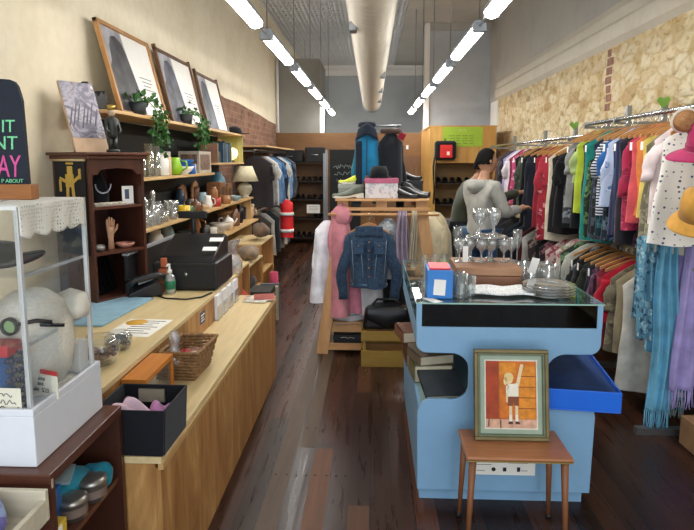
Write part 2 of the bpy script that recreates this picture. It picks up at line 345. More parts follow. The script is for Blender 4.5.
# ------------------------------------------------------------------ strip lights
EM, t, b = nt('lit diffuser'); b.inputs['Base Color'].default_value = (1, 1, 1, 1); b.inputs['Emission Color'].default_value = (1, .98, .94, 1); b.inputs['Emission Strength'].default_value = 34.0
def strip_light(x, y0, label, group):
    r = thing('strip_light', label, 'ceiling light', (x, y0, 2.6), 0, group)
    k = MB(); k.box((0, .64, .045), (.08, 1.24, .05)); k.box((0, .035, .015), (.105, .045, .07)); k.box((0, 1.245, .015), (.105, .045, .07)); k.build('housing', STEEL, r, bev=.008)
    pr = [(-.05, .02)] + [(.05 * -math.cos(a), .02 - .045 * math.sin(a)) for a in [PI * i / 10 for i in range(1, 10)]] + [(.05, .02)]
    k = MB().prism(pr, 1.16, Matrix.Translation((0, .06, 0)), True); k.build('diffuser', EM, r)
    k = MB().tube([(0, -.37, .03), (0, .02, .03)], .012, 6); k.build('connector', STEEL, r)
    k = MB().tube([(0, .06, .07), (0, .06, ZC - 2.6)], .005, 6); k.build('suspension_wire', STEEL, r)
ORD = ['nearest', 'second', 'third', 'fourth', 'fifth', 'farthest']
for i in range(6):
    strip_light(-.83, 3.02 + 1.62 * i, f'lit white strip light, {ORD[i]} from the shop front in the left row', 'strip lights, left row')
    strip_light(.785, 2.8 + 1.62 * i, f'lit white strip light, {ORD[i]} from the shop front in the right row', 'strip lights, right row')

for x, y, lb in [(-1.55, 13.6, 'added unseen strip light brightening the rear room behind the left wall nib, nearer'), (-1.55, 15.4, 'added unseen strip light brightening the rear room behind the left wall nib, farther'), (1.75, 13.0, 'added unseen strip light brightening the rear room behind the right wall nib, nearer'), (1.75, 15.0, 'added unseen strip light brightening the rear room behind the right wall nib, farther')]:  # unseen fittings, added to brighten the rear tin ceiling and back wall
    strip_light(x, y, lb, 'added fill lights in the rear room'); o_ = [c for c in SC.objects if c.get('label') == lb][0]; o_.location.z = 3.1
    for c in o_.children:
        if c.name.startswith('suspension'): c.scale.z = (ZC - 3.1) / (ZC - 2.6)
# ================================================================== LEFT: SALES COUNTER
CX0, CX1, CT = -1.9, -1.0, .81
r = thing('sales_counter', 'long plywood sales counter with a raised back level and low front ledge', 'counter', (-.9, 3.1, 0))
MB().bb(CX0, CX1 + .004, 2.02, 4.385, CT - .025, CT).build('worktop', PLYTOP, r, True, .003)
k = MB().bb(CX1 - .018, CX1, 2.03, 4.375, 0, CT - .025).bb(CX0, CX1, 4.36, 4.378, 0, CT - .025).bb(CX0, CX1 - .02, 2.03, 2.048, 0, CT - .025); k.build('upper_face', PLYZ, r, True)
MB().bb(CX1, -.722, 1.86, 4.285, .605, .63).build('ledge_top', PLYTOP, r, True, .003)
k = MB().bb(-.748, -.73, 1.87, 4.28, 0, .585).bb(CX1, -.749, 4.262, 4.28, 0, .604).bb(CX1, -.749, 1.87, 1.888, 0, .604); k.build('front_panel', PLYZ, r, True)
MB().bb(-.735, -.716, 1.86, 4.285, .585, .605).build('front_batten', PLY, r, True)
STICK = mat('blue sticker', '2f4a7d', .5)
o = tag(MB().bb(CX1 + .0005, CX1 + .002, 3.26, 3.36, .69, .76).build('sticker', [STICK]), 'small navy blue sticker on the face of the raised counter', 'sticker')
MB().bb(CX1 + .002, CX1 + .003, 3.275, 3.345, .735, .745).bb(CX1 + .002, CX1 + .003, 3.275, 3.33, .72, .726).bb(CX1 + .002, CX1 + .003, 3.275, 3.34, .703, .711).build('lettering', PAPER, o)
HLD = thin_glass('brochure holder', 'ffffff', .06, .12)
for i, nm in enumerate(('nearest', 'second', 'third', 'farthest')):
    y = 3.56 + .155 * i
    r = thing('brochure_holder', f'white brochure stack in holder on the counter face, {nm} of the row of four', 'brochure holder', (CX1 + .001, y, .633), 0, 'brochure holders on the counter face')
    MB().bb(.004, .022, .0, .105, .004, .16).build('brochure', mat('brochure white', 'e9eaf0', .6, var=.04), r)
    MB().bb(0, .004, -.004, .109, -.002, .15).bb(.022, .026, -.004, .109, -.002, .09).bb(0, .026, -.004, .109, -.002, .002).build('holder', HLD, r)
# --- things on the raised level
LB = mat('pale blue board', '8fb4c8', .55)
tag(MB().box((-1.54, 3.11, CT + .006), (.40, .60, .010), (0, 0, -.06)).build('desk_mat', LB, bev=.003), 'flat pale blue board lying on the raised counter', 'board')
r = thing('flyer', 'white printed flyer with a yellow shape at its corner, on the counter', 'flyer', (-1.17, 2.80, CT + .0005), -.06)
MB().bb(-.115, .115, -.15, .15, 0, .0012).build('sheet', PAPER, r)
k = MB(); 
for i in range(7): k.bb(-.05, .09 - .02 * (i % 3), .11 - i * .035, .118 - i * .035, .0012, .0018)
k.bb(-.09, .03, -.14, -.127, .0012, .0018); k.build('lettering', INK, r)
k = MB().lathe([(.0001, .002), (.055, .002), (.055, .0012)], 20, (-.055, .085, 0)); k.build('yellow_shape', mat('flyer yellow', 'd9a63a', .6), r)
# cash register
r = thing('cash_register', 'black cash register with drawer base and sloping top on the counter', 'cash register', (-1.19, 3.62, CT))
MB().bb(-.22, .20, 0, .42, .012, .185).build('drawer_base', BLKPL, r, bev=.01)
o = MB().bb(-.20, .185, -.004, .0, .03, .15).build('drawer_front', mat('drawer black', '1c1d22', .5), r); MB().lathe([(.001, 0), (.012, 0), (.012, .005), (.001, .006)], 14, M=Matrix.Translation((.0, -.004, .11)) @ Matrix.Rotation(PI / 2, 4, 'X')).build('lock', CHROME, o)
MB().prism([(0, .185), (.4, .185), (.4, .30), (.34, .33), (.04, .22)], .36, Matrix.Translation((.17, .03, 0)) @ Matrix.Rotation(PI / 2, 4, 'Z')).build('sloping_top', BLKPL, r, bev=.006)
MB().bb(-.2, .18, .02, .40, 0, .012).build('foot_plate', BLACK, r)
k = MB().box((.13, .10, .262), (.09, .05, .004), (.33, 0, .1)); k.build('paper_slip', PAPER, r)
k = MB().box((.14, .235, .305), (.09, .05, .004), (.33, 0, .1)); k.build('paper_slip', PAPER, r)
k = MB().tube([(-.06, .38, .3), (-.06, .38, .44)], .018, 10); k.box((-.06, .375, .46), (.20, .035, .05)); k.build('customer_display', BLKPL, r, bev=.004)
r = thing('counter_screen', 'long black screen panel standing along the back of the counter', 'screen panel', (-1.5, 3.95, CT))
MB().bb(-.012, .012, -.52, .42, 0, .26).build('panel', BLACK, r, bev=.004)
MB().bb(-.018, .018, -.525, .425, .26, .275).build('top_rail', mat('grey rail', '8d9094', .4), r)
# telephone
r = thing('telephone', 'black desk telephone with its handset beside the cash register', 'telephone', (-1.42, 3.50, CT), .5)
MB().prism([(-.10, 0), (.10, 0), (.10, .08), (.06, .09), (-.10, .03)], .16, Matrix.Translation((0, -.08, 0))).build('base', BLKPL, r, bev=.008)
k = MB().tube([(-.11, -.10, .09), (-.06, -.10, .12), (.06, -.10, .14), (.11, -.10, .12)], [.028, .02, .02, .028], 10); k.build('handset', BLKPL, r)
MB().box((.01, .03, .085), (.09, .09, .004), (0, -.28, 0)).build('keypad', mat('phone grey', '777d84', .4), r)
k = MB().tube([(-1.33, 3.47, CT + .006), (-1.25, 3.40, CT + .006), (-1.12, 3.38, CT + .006), (-1.04, 3.44, CT + .006), (-1.01, 3.56, CT + .006)], .005, 6)
tag(k.build('cable', BLKPL), 'thin black cable looping across the counter edge', 'cable')
# sanitiser
r = thing('pump_bottle', 'green hand sanitiser bottle with white pump on the counter', 'bottle', (-1.275, 3.555, CT))
MB().lathe([(.001, 0), (.032, .002), (.034, .02), (.034, .10), (.03, .115), (.014, .125), (.014, .135)], 18).build('bottle_body', thin_glass('green tint', '63c29a', .12, .35), r)
MB().lathe([(.033, .03), (.035, .031), (.035, .085), (.033, .086)], 18).build('bottle_label', mat('bottle label green', '2f7d5c', .5), r)
k = MB().lathe([(.016, .132), (.017, .15), (.008, .155), (.005, .19), (.001, .191)], 12); k.tube([(0, 0, .188), (.0, -.02, .19), (0, -.045, .182)], .006, 6); k.build('pump', WHITE, r)
tag(MB().box((-1.325, 3.60, CT + .19), (.035, .03, .06)).box((-1.325, 3.60, CT + .075), (.06, .05, .15)).build('card_holder', mat('orange label', 'b9653f', .6), bev=.004), 'small orange tub behind the green pump bottle', 'tub')
# clear sheet of plastic and far-end items
k = MB().grid(lambda u, v: (-1.08 + .10 * u + .02 * math.sin(v * 7), 4.02 + .2 * u + .015 * math.sin(u * 11 + v * 5), CT + .26 * v), 12, 12)
tag(k.build('plastic_bag', thin_glass('soft plastic', 'eef0f4', .12, .22, .2), solid=.002), 'clear plastic bag standing at the far end of the counter', 'bag')
# glass bowls with jewellery
BEAD = mat('mixed beads', '6a4d45', .35, var=.8, scale=60); BEAD2 = mat('dark beads', '2c2f44', .35, var=.9, scale=70)
def bowl_of(name, label, x, y, rad, h, ms):
    r = thing(name, label, 'jar', (x, y, CT))
    MB().lathe([(.001, .004), (rad * .7, .002), (rad, h * .35), (rad * .98, h * .7), (rad * .72, h), (rad * .7, h)], 24).build('jar_body', GLASS, r)
    k = MB(); q = random.Random(int(x * -1000))
    for i in range(40):
        a = q.random() * 6.28; d = rad * .75 * q.random() ** .5; k.lathe([(.001, -.01), (.011, -.006), (.012, .004), (.001, .011)], 7, (d * math.cos(a), d * math.sin(a), .02 + q.random() * h * .45))
    o = k.build('jewellery_fill', ms, r); o['kind'] = 'stuff'
bowl_of('glass_jar', 'round glass jar of gold and pink jewellery beside the acrylic case', -1.12, 2.28, .075, .12, BEAD)
bowl_of('glass_jar', 'round glass jar of dark beads behind the gold jewellery jar', -1.13, 2.47, .06, .08, BEAD2)
# --- things on the ledge
LZ = .631
r = thing('wooden_box', 'orange wooden display box with dark glass front on the counter ledge', 'box', (-.945, 2.34, LZ), 0)
OR = wood('orange lacquer', 'c97a2e', 'e08f3c', 'y', 6, .4)
k = MB().bb(-.05, .05, -.16, .16, .13, .15).bb(-.05, .05, -.16, .16, 0, .012).bb(-.05, .05, -.16, -.148, .012, .13).bb(-.05, .05, .148, .16, .012, .13).bb(-.05, -.04, -.148, .148, .012, .13); k.build('carcass', OR, r)
MB().bb(.035, .04, -.148, .148, .012, .125).build('glass_front', thin_glass('dark pane', '9a9080', .12, .12), r)
k = MB(); [k.lathe([(.001, 0), (.02, .002), (.022, .05), (.012, .07), (.001, .075)], 10, (0, -.1 + .05 * i, .013)) for i in range(5)]; k.build('ornament_row', mat('dark ornaments', '4c3b30', .4, var=.5), r)
# wicker basket
r = thing('wicker_basket', 'rectangular brown wicker basket of small goods on the counter ledge', 'basket', (-.875, 2.67, LZ), -.05)
WK = mat('wicker', '8d6a44', .7, var=.4, scale=40)
k = MB()
for lv in range(9):
    z = .012 + lv * .016; e = .03 * lv / 8; hx_, hy_ = .06 + e, .11 + e; pts = []
    for side in range(4):
        for i in range(14):
            u = -1 + 2 * i / 14; p = [(u * hx_, -hy_), (hx_, u * hy_), (-u * hx_, hy_), (-hx_, -u * hy_)][side]
            w = .004 * (-1) ** (i + lv); nrm = [(0, -1), (1, 0), (0, 1), (-1, 0)][side]
            pts.append((p[0] + nrm[0] * w, p[1] + nrm[1] * w, z))
    pts.append(pts[0]); k.tube(pts, .0075 if lv < 8 else .010, 5, False)
k.build('woven_side', WK, r)
MB().bb(-.06, .06, -.11, .11, 0, .01).build('base', WK, r)
def lump(mb, c, s, q, n=10):
    def fn(u, v):
        a, bb = u * 2 * PI, (v - .5) * PI; w = 1 + .18 * math.sin(3 * a + q) * math.cos(2 * bb + q)
        return (c[0] + s[0] * w * math.cos(a) * math.cos(bb), c[1] + s[1] * w * math.sin(a) * math.cos(bb), c[2] + s[2] * w * math.sin(bb))
    mb.grid(fn, n * 2, n)
tag(place(MB().grid(lambda u, v: ((.05 + .02 * math.sin(9 * v)) * (1 - v * .75) * math.cos(u * 6.28), (.05 + .02 * math.sin(11 * v + u * 6)) * (1 - v * .75) * math.sin(u * 6.28), .17 * v), 20, 10).build('gift_bag', thin_glass('cellophane', 'e6eaf6', .15, .3, .15)), (-.915, 2.58, LZ + .06)), 'clear cellophane bag poking out of the wicker basket', 'bag')
for c, s, col, lb in [((-.875, 2.60, LZ + .085), (.03, .035, .05), 'b3353a', 'red packet in the near corner of the wicker basket'), ((-.835, 2.61, LZ + .09), (.032, .03, .03), 'd6d3de', 'white ball with purple marks in the wicker basket'),
                      ((-.87, 2.74, LZ + .06), (.05, .05, .04), '9c6f5a', 'tan bundle at the far end of the wicker basket'), ((-.905, 2.67, LZ + .06), (.035, .05, .045), 'a54c48', 'brick red bundle in the middle of the wicker basket'), ((-.845, 2.68, LZ + .06), (.04, .035, .04), 'c9b79c', 'beige bundle in the middle of the wicker basket')]:
    k = MB(); lump(k, (0, 0, 0), s, c[1] * 9); tag(place(k.build('packet', mat('pk' + col, col, .6, var=.5, scale=40)), c), lb, 'packet')
r = thing('stapler', 'black office stapler and punch behind the wicker basket', 'stapler', (-.935, 2.98, LZ), .2)
MB().box((0, 0, .012), (.05, .2, .024)).build('base', BLKPL, r, bev=.005)
MB().box((0, .0, .075), (.045, .21, .035), (-.2, 0, 0)).box((0, .085, .04), (.04, .03, .06)).build('arm', BLKPL, r, bev=.008)
# magazines at the far end of the ledge
for i, (cl, dy, rz, lb) in enumerate([('b8a08c', 0, .05, 'bottom magazine of the fan at the far end of the ledge'), ('d9d4cd', -.02, -.1, 'white magazine in the fan at the far end of the ledge'), ('a24b45', .015, .2, 'red covered top magazine at the far end of the ledge')]):
    r = thing('magazine', lb, 'magazine', (-.86 + .035 * i, 4.15 + dy, LZ + .0005 + i * .0055), rz)
    MB().bb(-.075, .075, -.10, .10, 0, .005).build('pages', PAPER, r)
    MB().bb(-.076, .076, -.101, .101, .005, .0053).build('cover', mat('mag' + cl, cl, .35, var=.5, scale=20), r)
# black fabric box with pink cloth
r = thing('storage_box', 'open black fabric storage box on the near end of the ledge', 'storage box', (-.83, 1.985, LZ), -.02)
FB = cloth('black felt', '15161c'); k = MB()
k.prism([(-.115, 0), (.115, 0), (.125, .165), (-.125, .165)], .008, Matrix.Translation((0, -.12, 0))); k.prism([(-.115, 0), (.115, 0), (.125, .165), (-.125, .165)], .008, Matrix.Translation((0, .112, 0)))
k.box((-.119, 0, .0825), (.008, .224, .165), (0, -.058, 0)); k.box((.119, 0, .0825), (.008, .224, .165), (0, .058, 0)); k.bb(-.115, .115, -.12, .12, 0, .006); k.build('box_body', FB, r, bev=.002)
MB().bb(-.06, .04, .102, .1115, .10, .15).build('label_window', mat('label window', '8c8672', .5), r)
k = MB().grid(lambda u, v: (-.095 + .17 * u, -.10 + .17 * v, .08 + .05 * math.sin(u * 7 + v * 2) * math.cos(v * 6) + .03 * math.sin(13 * u * v)), 24, 24)
tag(place(k.build('cloth', cloth('pink cloth', 'c98bb8', 'd9a3c8', 'plain'), solid=.008), (-.83, 1.985, LZ)), 'crumpled pink cloth inside the black storage box', 'cloth')
k = MB().grid(lambda u, v: (-.08 + .15 * u + .03 * v, -.09 + .07 * v, .125 + .03 * math.sin(u * 5 + 1) + .012 * math.sin(v * 8)), 20, 10)
tag(place(k.build('cloth', cloth('pale pink cloth', 'e6c6d6', 'e6c6d6'), solid=.012), (-.83, 1.985, LZ)), 'folded pale pink cloth on top in the black storage box', 'cloth')
# ------------------------------------------------------------------ near dark cabinet + acrylic case
r = thing('display_cabinet', 'low dark brown wooden cabinet with an open side facing the aisle', 'cabinet', (-1.3, 1.64, 0))
X0, X1, Y0, Y1, ZT = -1.75, -.85, 1.41, 1.855, .82
MB().bb(X0, X1, Y0, Y1, ZT - .03, ZT).build('top', DARKY, r, True, .003)
k = MB().bb(X0, X1, Y0, Y0 + .022, 0, ZT - .03); k.build('near_side', DARKW, r, True)
MB().bb(X0, X1, Y1 - .022, Y1, 0, ZT - .03).build('far_side', DARKW, r, True)
MB().bb(X1 - .40, X1 - .385, Y0 + .022, Y1 - .022, .05, ZT - .03).build('back_panel', DARKW, r, True)
MB().bb(X1 - .385, X1 - .01, Y0 + .022, Y1 - .022, .56, .578).build('shelf', DARKY, r, True)
MB().bb(X1 - .385, X1 - .01, Y0 + .022, Y1 - .022, .05, .07).build('bottom_shelf', DARKY, r, True)
k = MB().bb(X1 - .002, X1 + .002, Y0 + .004, Y0 + .012, ZT - .04, ZT - .015); k.build('chip', mat('bare wood chip', 'b79a86', .7), r, True)
SH = .579
r = thing('box', 'blue cardboard box on the cabinet shelf under the acrylic case', 'box', (-.965, 1.52, SH))
MB().bb(-.05, .05, -.05, .05, 0, .12).build('carton', mat('box blue', '2563a8', .5), r, bev=.002)
r = thing('box', 'yellow and white carton at the near edge of the cabinet shelf', 'box', (-.885, 1.46, SH))
MB().bb(-.03, .03, -.022, .025, 0, .075).build('carton', mat('carton yellow', 'd8b53c', .5), r, bev=.002); MB().bb(.030, .031, -.022, .0, .005, .07).build('carton_label', PAPER, r)
k = MB(); k.grid(lambda u, v: (-.10 + .2 * u + .01 * math.sin(8 * v), -.12 + .24 * v, .05 + .04 * math.sin(PI * u) * math.sin(PI * v) + .012 * math.sin(9 * u + 5 * v)), 16, 16); k.grid(lambda u, v: (-.10 + .2 * u, -.12 + .24 * v, .0 + .008 * math.sin(6 * u)), 10, 10)
TEAL = cloth('teal nylon', '1f86a0', rough=.5)
o = tag(place(MB().tube([(-.10, -.11, .04), (-.04, -.03, .055), (.0, .05, .05), (.06, .12, .03)], [.03, .058, .055, .03], 14, sx=1.5, sy=.8).build('pouch', TEAL), (-.97, 1.66, SH)), 'rolled teal nylon pouch on the cabinet shelf', 'pouch')
MB().box((.01, .0, .098), (.06, .10, .01), (.05, .1, .3)).build('pouch_label', mat('grey print', '9fb3bb', .6), o)
k = MB(); lump(k, (0, 0, .04), (.05, .04, .04), 2); tag(place(k.build('pouch', TEAL), (-.90, 1.76, SH)), 'small teal bundle at the far end of the cabinet shelf', 'pouch')
TIN = mat('tin steel', 'b9b5b0', .28, .9)
for x, y, rad, h, lb in [(-.90, 1.60, .042, .06, 'round silver tin on the cabinet shelf, nearer of two'), (-.89, 1.70, .045, .065, 'round silver tin on the cabinet shelf, farther of two')]:
    r = thing('tin', lb, 'tin', (x, y, SH)); MB().lathe([(.001, 0), (rad, .001), (rad, h)], 22).build('tin_body', TIN, r); MB().lathe([(rad + .002, h - .015), (rad + .002, h), (rad - .01, h + .006), (.001, h + .007)], 22).build('lid', mat('tin lid', 'b0aca6', .3, .8), r); MB().lathe([(rad + .001, .014), (rad + .001, .04)], 22).build('tin_label', mat('tin band', '7d6b62', .5), r)
r = thing('glass_dish', 'small glass dish behind the blue box on the cabinet shelf', 'dish', (-1.0, 1.67, SH + .11)); MB().lathe([(.001, .002), (.03, .0), (.045, .03), (.043, .03)], 20).build('dish_body', GLASS, r)
# cream tray leaning in front of the cabinet
r = thing('wooden_tray', 'pale wooden tray of trinkets in front of the dark cabinet', 'tray', (-.965, 1.26, .72))
CRM = wood('cream painted wood', 'c9bfa8', 'dbd2bd', 'x', 6)
k = MB().bb(-.35, .13, .10, .115, 0, .085).bb(-.35, .13, -.115, -.10, 0, .05).bb(.115, .13, -.1, .1, 0, .06).bb(-.35, -.335, -.1, .1, 0, .06); k.build('rim', CRM, r, bev=.003); MB().bb(-.335, .115, -.10, .10, 0, .01).build('base', CRM, r)
r2 = thing('stool', 'dark low stool carrying the pale trinket tray', 'stool', (-1.065, 1.26, 0))
MB().bb(-.3, .2, -.13, .13, .69, .719).build('seat', DARKY, r2, bev=.004)
for sx in (-.26, .16):
    for sy in (-.1, .1): MB().bb(sx - .02, sx + .02, sy - .02, sy + .02, 0, .69).build('leg', DARKW, r2)
k = MB(); lump(k, (0, 0, .045), (.07, .06, .05), 1.3); tag(place(k.build('scarf_bundle', cloth('lilac blue silk', '6f6aa8', '8fa2cf', 'floral', 18, 'b59bd0')), (-.965, 1.275, .732)), 'lilac and blue bundle of cloth in the pale trinket tray', 'cloth')
# acrylic display case
r = thing('acrylic_case', 'clear acrylic display case with a white base on the dark cabinet', 'display case', (-1.2, 1.67, ZT))
AX0, AX1, AY0, AY1 = -1.5, -.905, 1.445, 1.835; BZ, TZ = ZT + .165, 1.525
k = MB().bb(AX0, AX1, AY0, AY1, ZT + .001, ZT + .145).bb(AX0, AX1, AY0, AY0 + .012, ZT + .145, BZ).bb(AX0, AX1, AY1 - .012, AY1, ZT + .145, BZ).bb(AX1 - .012, AX1, AY0 + .012, AY1 - .012, ZT + .145, BZ); k.build('base', mat('base white', 'dfe2ea', .35, var=.02), r, True, .003)
x1, y0_, y1_ = AX1 - .014, AY0 + .014, AY1 - .014
MB().bb(AX0, x1, y0_, y0_ + .005, BZ - .02, TZ).build('front_pane', ACR, r, True); MB().bb(AX0, x1, y1_ - .005, y1_, BZ - .02, TZ).build('back_pane', ACR, r, True)
MB().bb(x1 - .005, x1, y0_ + .006, y1_ - .006, BZ - .02, TZ).build('side_pane', ACR, r, True); MB().bb(AX0, x1, y0_, y1_, TZ, TZ + .006).build('lid', ACR, r, True)
k = MB()
for yy in (y0_, y1_ - .012): k.bb(x1 - .010, x1 + .001, yy, yy + .012, BZ - .015, TZ + .003)
k.bb(x1 - .006, x1 + .001, y0_, y1_, TZ - .004, TZ + .007); k.bb(AX0, x1, y0_ - .001, y0_ + .006, TZ - .004, TZ + .007); k.bb(AX0, x1, y1_ - .006, y1_ + .001, TZ - .004, TZ + .007); k.build('edge_strip', EDGE, r, True)
for zz in (1.345, 1.155):
    MB().bb(AX0, x1 - .007, y0_ + .008, y1_ - .008, zz - .005, zz).bb(x1 - .012, x1 - .006, y0_ + .008, y1_ - .008, zz - .007, zz + .001).build('shelf', EDGE if zz < 0 else ACR, r, True)
    MB().bb(x1 - .012, x1 - .0055, y0_ + .008, y1_ - .008, zz - .007, zz + .002).build('shelf_edge', EDGE, r, True)
# lace over the lid corner
m, t, b = nt('white crochet lace'); v = coords(t); vo = N(t, 'ShaderNodeTexVoronoi'); vo.inputs['Scale'].default_value = 95; vo.inputs['Randomness'].default_value = .35; L(t, v, vo.inputs['Vector'])
L(t, ramp(t, vo.outputs[0], [(.24, (0, 0, 0)), (.30, (1, 1, 1))]), b.inputs['Alpha']); b.inputs['Base Color'].default_value = srgb('e9e6dc'); b.inputs['Roughness'].default_value = .9
def lace(u, v):
    y = y0_ + .0 + u * .34; sc_ = .012 * abs(math.sin(u * 14)); dd = v * (.20 + sc_) 
    if dd < .12: return (x1 - .12 + dd, y, TZ + .009 + .001 * math.sin(u * 30))
    return (x1 + .006 + .004 * math.sin(u * 22) * (dd - .12) / .08, y, TZ + .009 - (dd - .12))
tag(MB().grid(lace, 60, 24).build('lace_doily', m, solid=.0015), 'white crocheted lace draped over the top of the acrylic case', 'doily')
# contents of the case
r = thing('hat', 'black folded hat on the upper shelf of the acrylic case', 'hat', (-1.08, 1.58, 1.346), .3)
k = MB().grid(lambda u, v: ((.14 * v) * math.cos(u * 6.283), (.10 * v) * math.sin(u * 6.283), .016 + .012 * math.sin(u * 12.56 + 1) * v + .01 * v), 36, 8); k.build('brim', cloth('black hat felt', '16171c'), r, solid=.006)
k = MB().lathe([(.07, .02), (.066, .05), (.06, .07), (.001, .075)], 24, flute=.06, fk=4); k.build('crown', cloth('black hat felt', '16171c'), r)
r = thing('cloche_hat', 'large cream woven hat standing in the acrylic case', 'hat', (-1.03, 1.67, .967), 0)
STR = MATS['cream straw'] = None or mat('cream straw', 'ddd7c8', .8, var=.10, scale=120, bmp=.35)
MB().lathe([(.06, .0), (.085, .012), (.108, .06), (.118, .13), (.114, .2), (.09, .26), (.05, .292), (.001, .30)], 36).build('crown', STR, r)
MB().lathe([(.07, .005), (.112, -.0), (.116, .004), (.07, .012)], 36).build('brim', STR, r)
r = thing('cap', 'plain white cap behind the woven hat in the case', 'hat', (-.955, 1.765, 1.158)); MB().lathe([(.05, 0), (.055, .03), (.045, .07), (.001, .09)], 24).build('crown', cloth('cream cotton', 'd9d3c4'), r)
r = thing('goggles', 'black strap goggles with a green ring lens on acrylic shelf', 'goggles', (-1.02, 1.56, 1.157))
MB().lathe([(.020, 0), (.026, .004), (.026, .016), (.020, .020), (.018, .010)], 24, M=Matrix.Translation((0, 0, .026)) @ Matrix.Rotation(PI / 2, 4, 'X')).build('rim', BLKPL, r)
MB().lathe([(.001, .010), (.019, .010)], 20, M=Matrix.Translation((0, 0, .026)) @ Matrix.Rotation(PI / 2, 4, 'X')).build('lens', mat('green lens', '8fae7a', .2), r)
k = MB().tube([(.02, 0, .03), (.06, .02, .036), (.10, .03, .03), (.10, .03, .022), (.05, .03, .02), (.12, .06, .012)], .006, 6); k.build('strap', BLKPL, r)
r = thing('tin_box', 'red lidded box with blue body at the near corner of the case', 'box', (-1.04, 1.50, .967))
MB().lathe([(.001, 0), (.048, .002), (.048, .15), (.001, .15)], 22, (0.0, 0, 0)).build('body', mat('blue cup', '2d5d92', .35), r); MB().bb(-.055, .06, -.03, .04, .152, .186).build('lid', mat('lid red', 'b32434', .4), r, bev=.004)
r = thing('beads', 'hanging strings of dark glass beads at the near end of the case', 'necklace', (-1.08, 1.50, 1.16))
for i in range(5):
    k = MB(); 
    for j in range(14): k.lathe([(.001, -.007), (.007, 0), (.001, .007)], 6, (-.03 + .016 * i + .004 * math.sin(j), .01 * math.sin(i * 3), .012 + j * .013))
    k.build('bead_string', mat('blue black beads', '27304a', .2), r)
r = thing('beads', 'coil of dark beads beside the blue cup in the case', 'necklace', (-.975, 1.495, .967)); k = MB()
for j in range(70): a = j * .5; k.lathe([(.001, -.008), (.008, 0), (.001, .008)], 6, (.022 * math.cos(a), .02 * math.sin(a), .010 + j * .0022))
k.build('bead_string', mat('blue black beads', '27304a', .2), r)
CARD = mat('card cream', 'e9e3cf', .8, var=.03)
r = thing('price_card', 'handwritten price card with a red edge under the woven hat', 'card', (-.965, 1.585, .967), -.35)
MB().bb(-.06, .07, 0, .0015, 0, .075).build('card', CARD, r); MB().bb(-.06, .07, -.0008, .0022, .067, .08).build('red_edge', mat('red card edge', 'c4413c', .6), r)
text('lettering', 'Diamante', r, (-.052, -.001, .047), (PI / 2, 0, 0), .019, INK); text('lettering', 'and', r, (-.01, -.001, .031), (PI / 2, 0, 0), .017, INK); text('lettering', 'Chain  $20', r, (-.05, -.001, .012), (PI / 2, 0, 0), .019, INK)
r = thing('price_card', 'lower handwritten card at the front of the case floor', 'card', (-1.02, 1.462, .968), -.02)
MB().bb(-.09, .075, 0, .0015, 0, .07).build('card', CARD, r); k = MB()
for i in range(3): squiggle(k, -.05, .05 + .01 * i, .05 - i * .019, .014, -.001, 26, .0011, i)
k.build('lettering', INK, r)
r = thing('box', 'plain white box at the back corner inside the acrylic case', 'box', (-.98, 1.79, .967)); MB().bb(-.07, .045, -.03, .025, 0, .10).build('carton', WHITE, r, bev=.002)
# chalkboard sign on the case
r = thing('chalkboard_sign', 'small framed chalkboard with green and pink lettering on the acrylic case', 'sign', (-1.295, 1.66, TZ + .010), .0)
ln = Matrix.Rotation(-.10, 4, 'X'); ou = [(-.3, .03), (.29, .03), (.270, .29)] + [(.266 - .03 * (1 - math.cos(a)), .29 + .06 * math.sin(a)) for a in (.4, .8, 1.2, 1.57)] + [(-.2, .38), (-.3, .38)]
MB().prism(ou, .014, ln).build('board', mat('chalkboard', '1b2230', .7), r); MB().bb(-.3, .305, -.012, .03, 0, .045).build('bottom_rail', wood('sign wood', '9a5f33', 'b97b45', 'x', 8), r, bev=.003)
CG = mat('chalk green', '7fd6a0', .9, var=.3, scale=120); CP = mat('chalk pink', 'd85a9c', .9, var=.3, scale=120)
rt = (PI / 2 - .10, 0, 0)
def zl(z): return -.0025 + z * math.tan(.10) * -1 if False else z * .1003 - .002
for s_, z, sz, mm, xx, sx in [('IT', .196, .052, CG, .252, .95), ('NT', .146, .056, CG, .259, .95), ('DAY', .066, .092, CP, .268, .6), ('P ABOUT', .049, .016, CG, .275, 1.0)]:
    text('lettering', s_, r, (xx, zl(z), z), rt, sz, mm, 'RIGHT', .001, sx)
# ------------------------------------------------------------------ hutch on the counter
r = thing('hutch', 'dark wooden open hutch with shelves standing at the back of the counter', 'hutch', (-1.60, 3.24, CT), PI / 3)
W, D, H = .37, .36, .855
k = MB().bb(0, .018, 0, D, 0, H).bb(W - .018, W, 0, D, 0, H); k.build('side_panel', DARKW, r)
MB().bb(.018, W - .018, D - .012, D, 0, H).build('back_panel', DARKW, r)
MB().bb(-.035, W + .03, -.035, D + .01, H + .012, H + .03).bb(-.02, W + .018, -.02, D, H - .01, H + .012).build('cornice', DARKY, r, bev=.005)
a_ = [(.018, H - .01), (.018, H - .10), (.05, H - .10), (.062, H - .085), (.08, H - .07), (W / 2, H - .062), (W - .08, H - .07), (W - .062, H - .085), (W - .05, H - .10), (W - .018, H - .10), (W - .018, H - .01)]
MB().prism(a_, .014).build('arched_apron', DARKW, r)
for z in (.02, .30, .57): MB().bb(.018, W - .018, .004, D - .012, z - .016, z).build('shelf', DARKY, r)
HT = Matrix.Translation((-1.60, 3.24, CT)) @ Matrix.Rotation(PI / 3, 4, 'Z')
def hut(x, y, z): return HT @ Vector((x, y, z))
def hthing(n, lb, cat, x, y, z, rz=0): return thing(n, lb, cat, hut(x, y, z), PI / 3 + rz)
r = thing('wall_banner', 'black cloth banner with a gold puppet motif on the side of the hutch', 'banner', hut(-.004, .33, .29), -PI / 6)
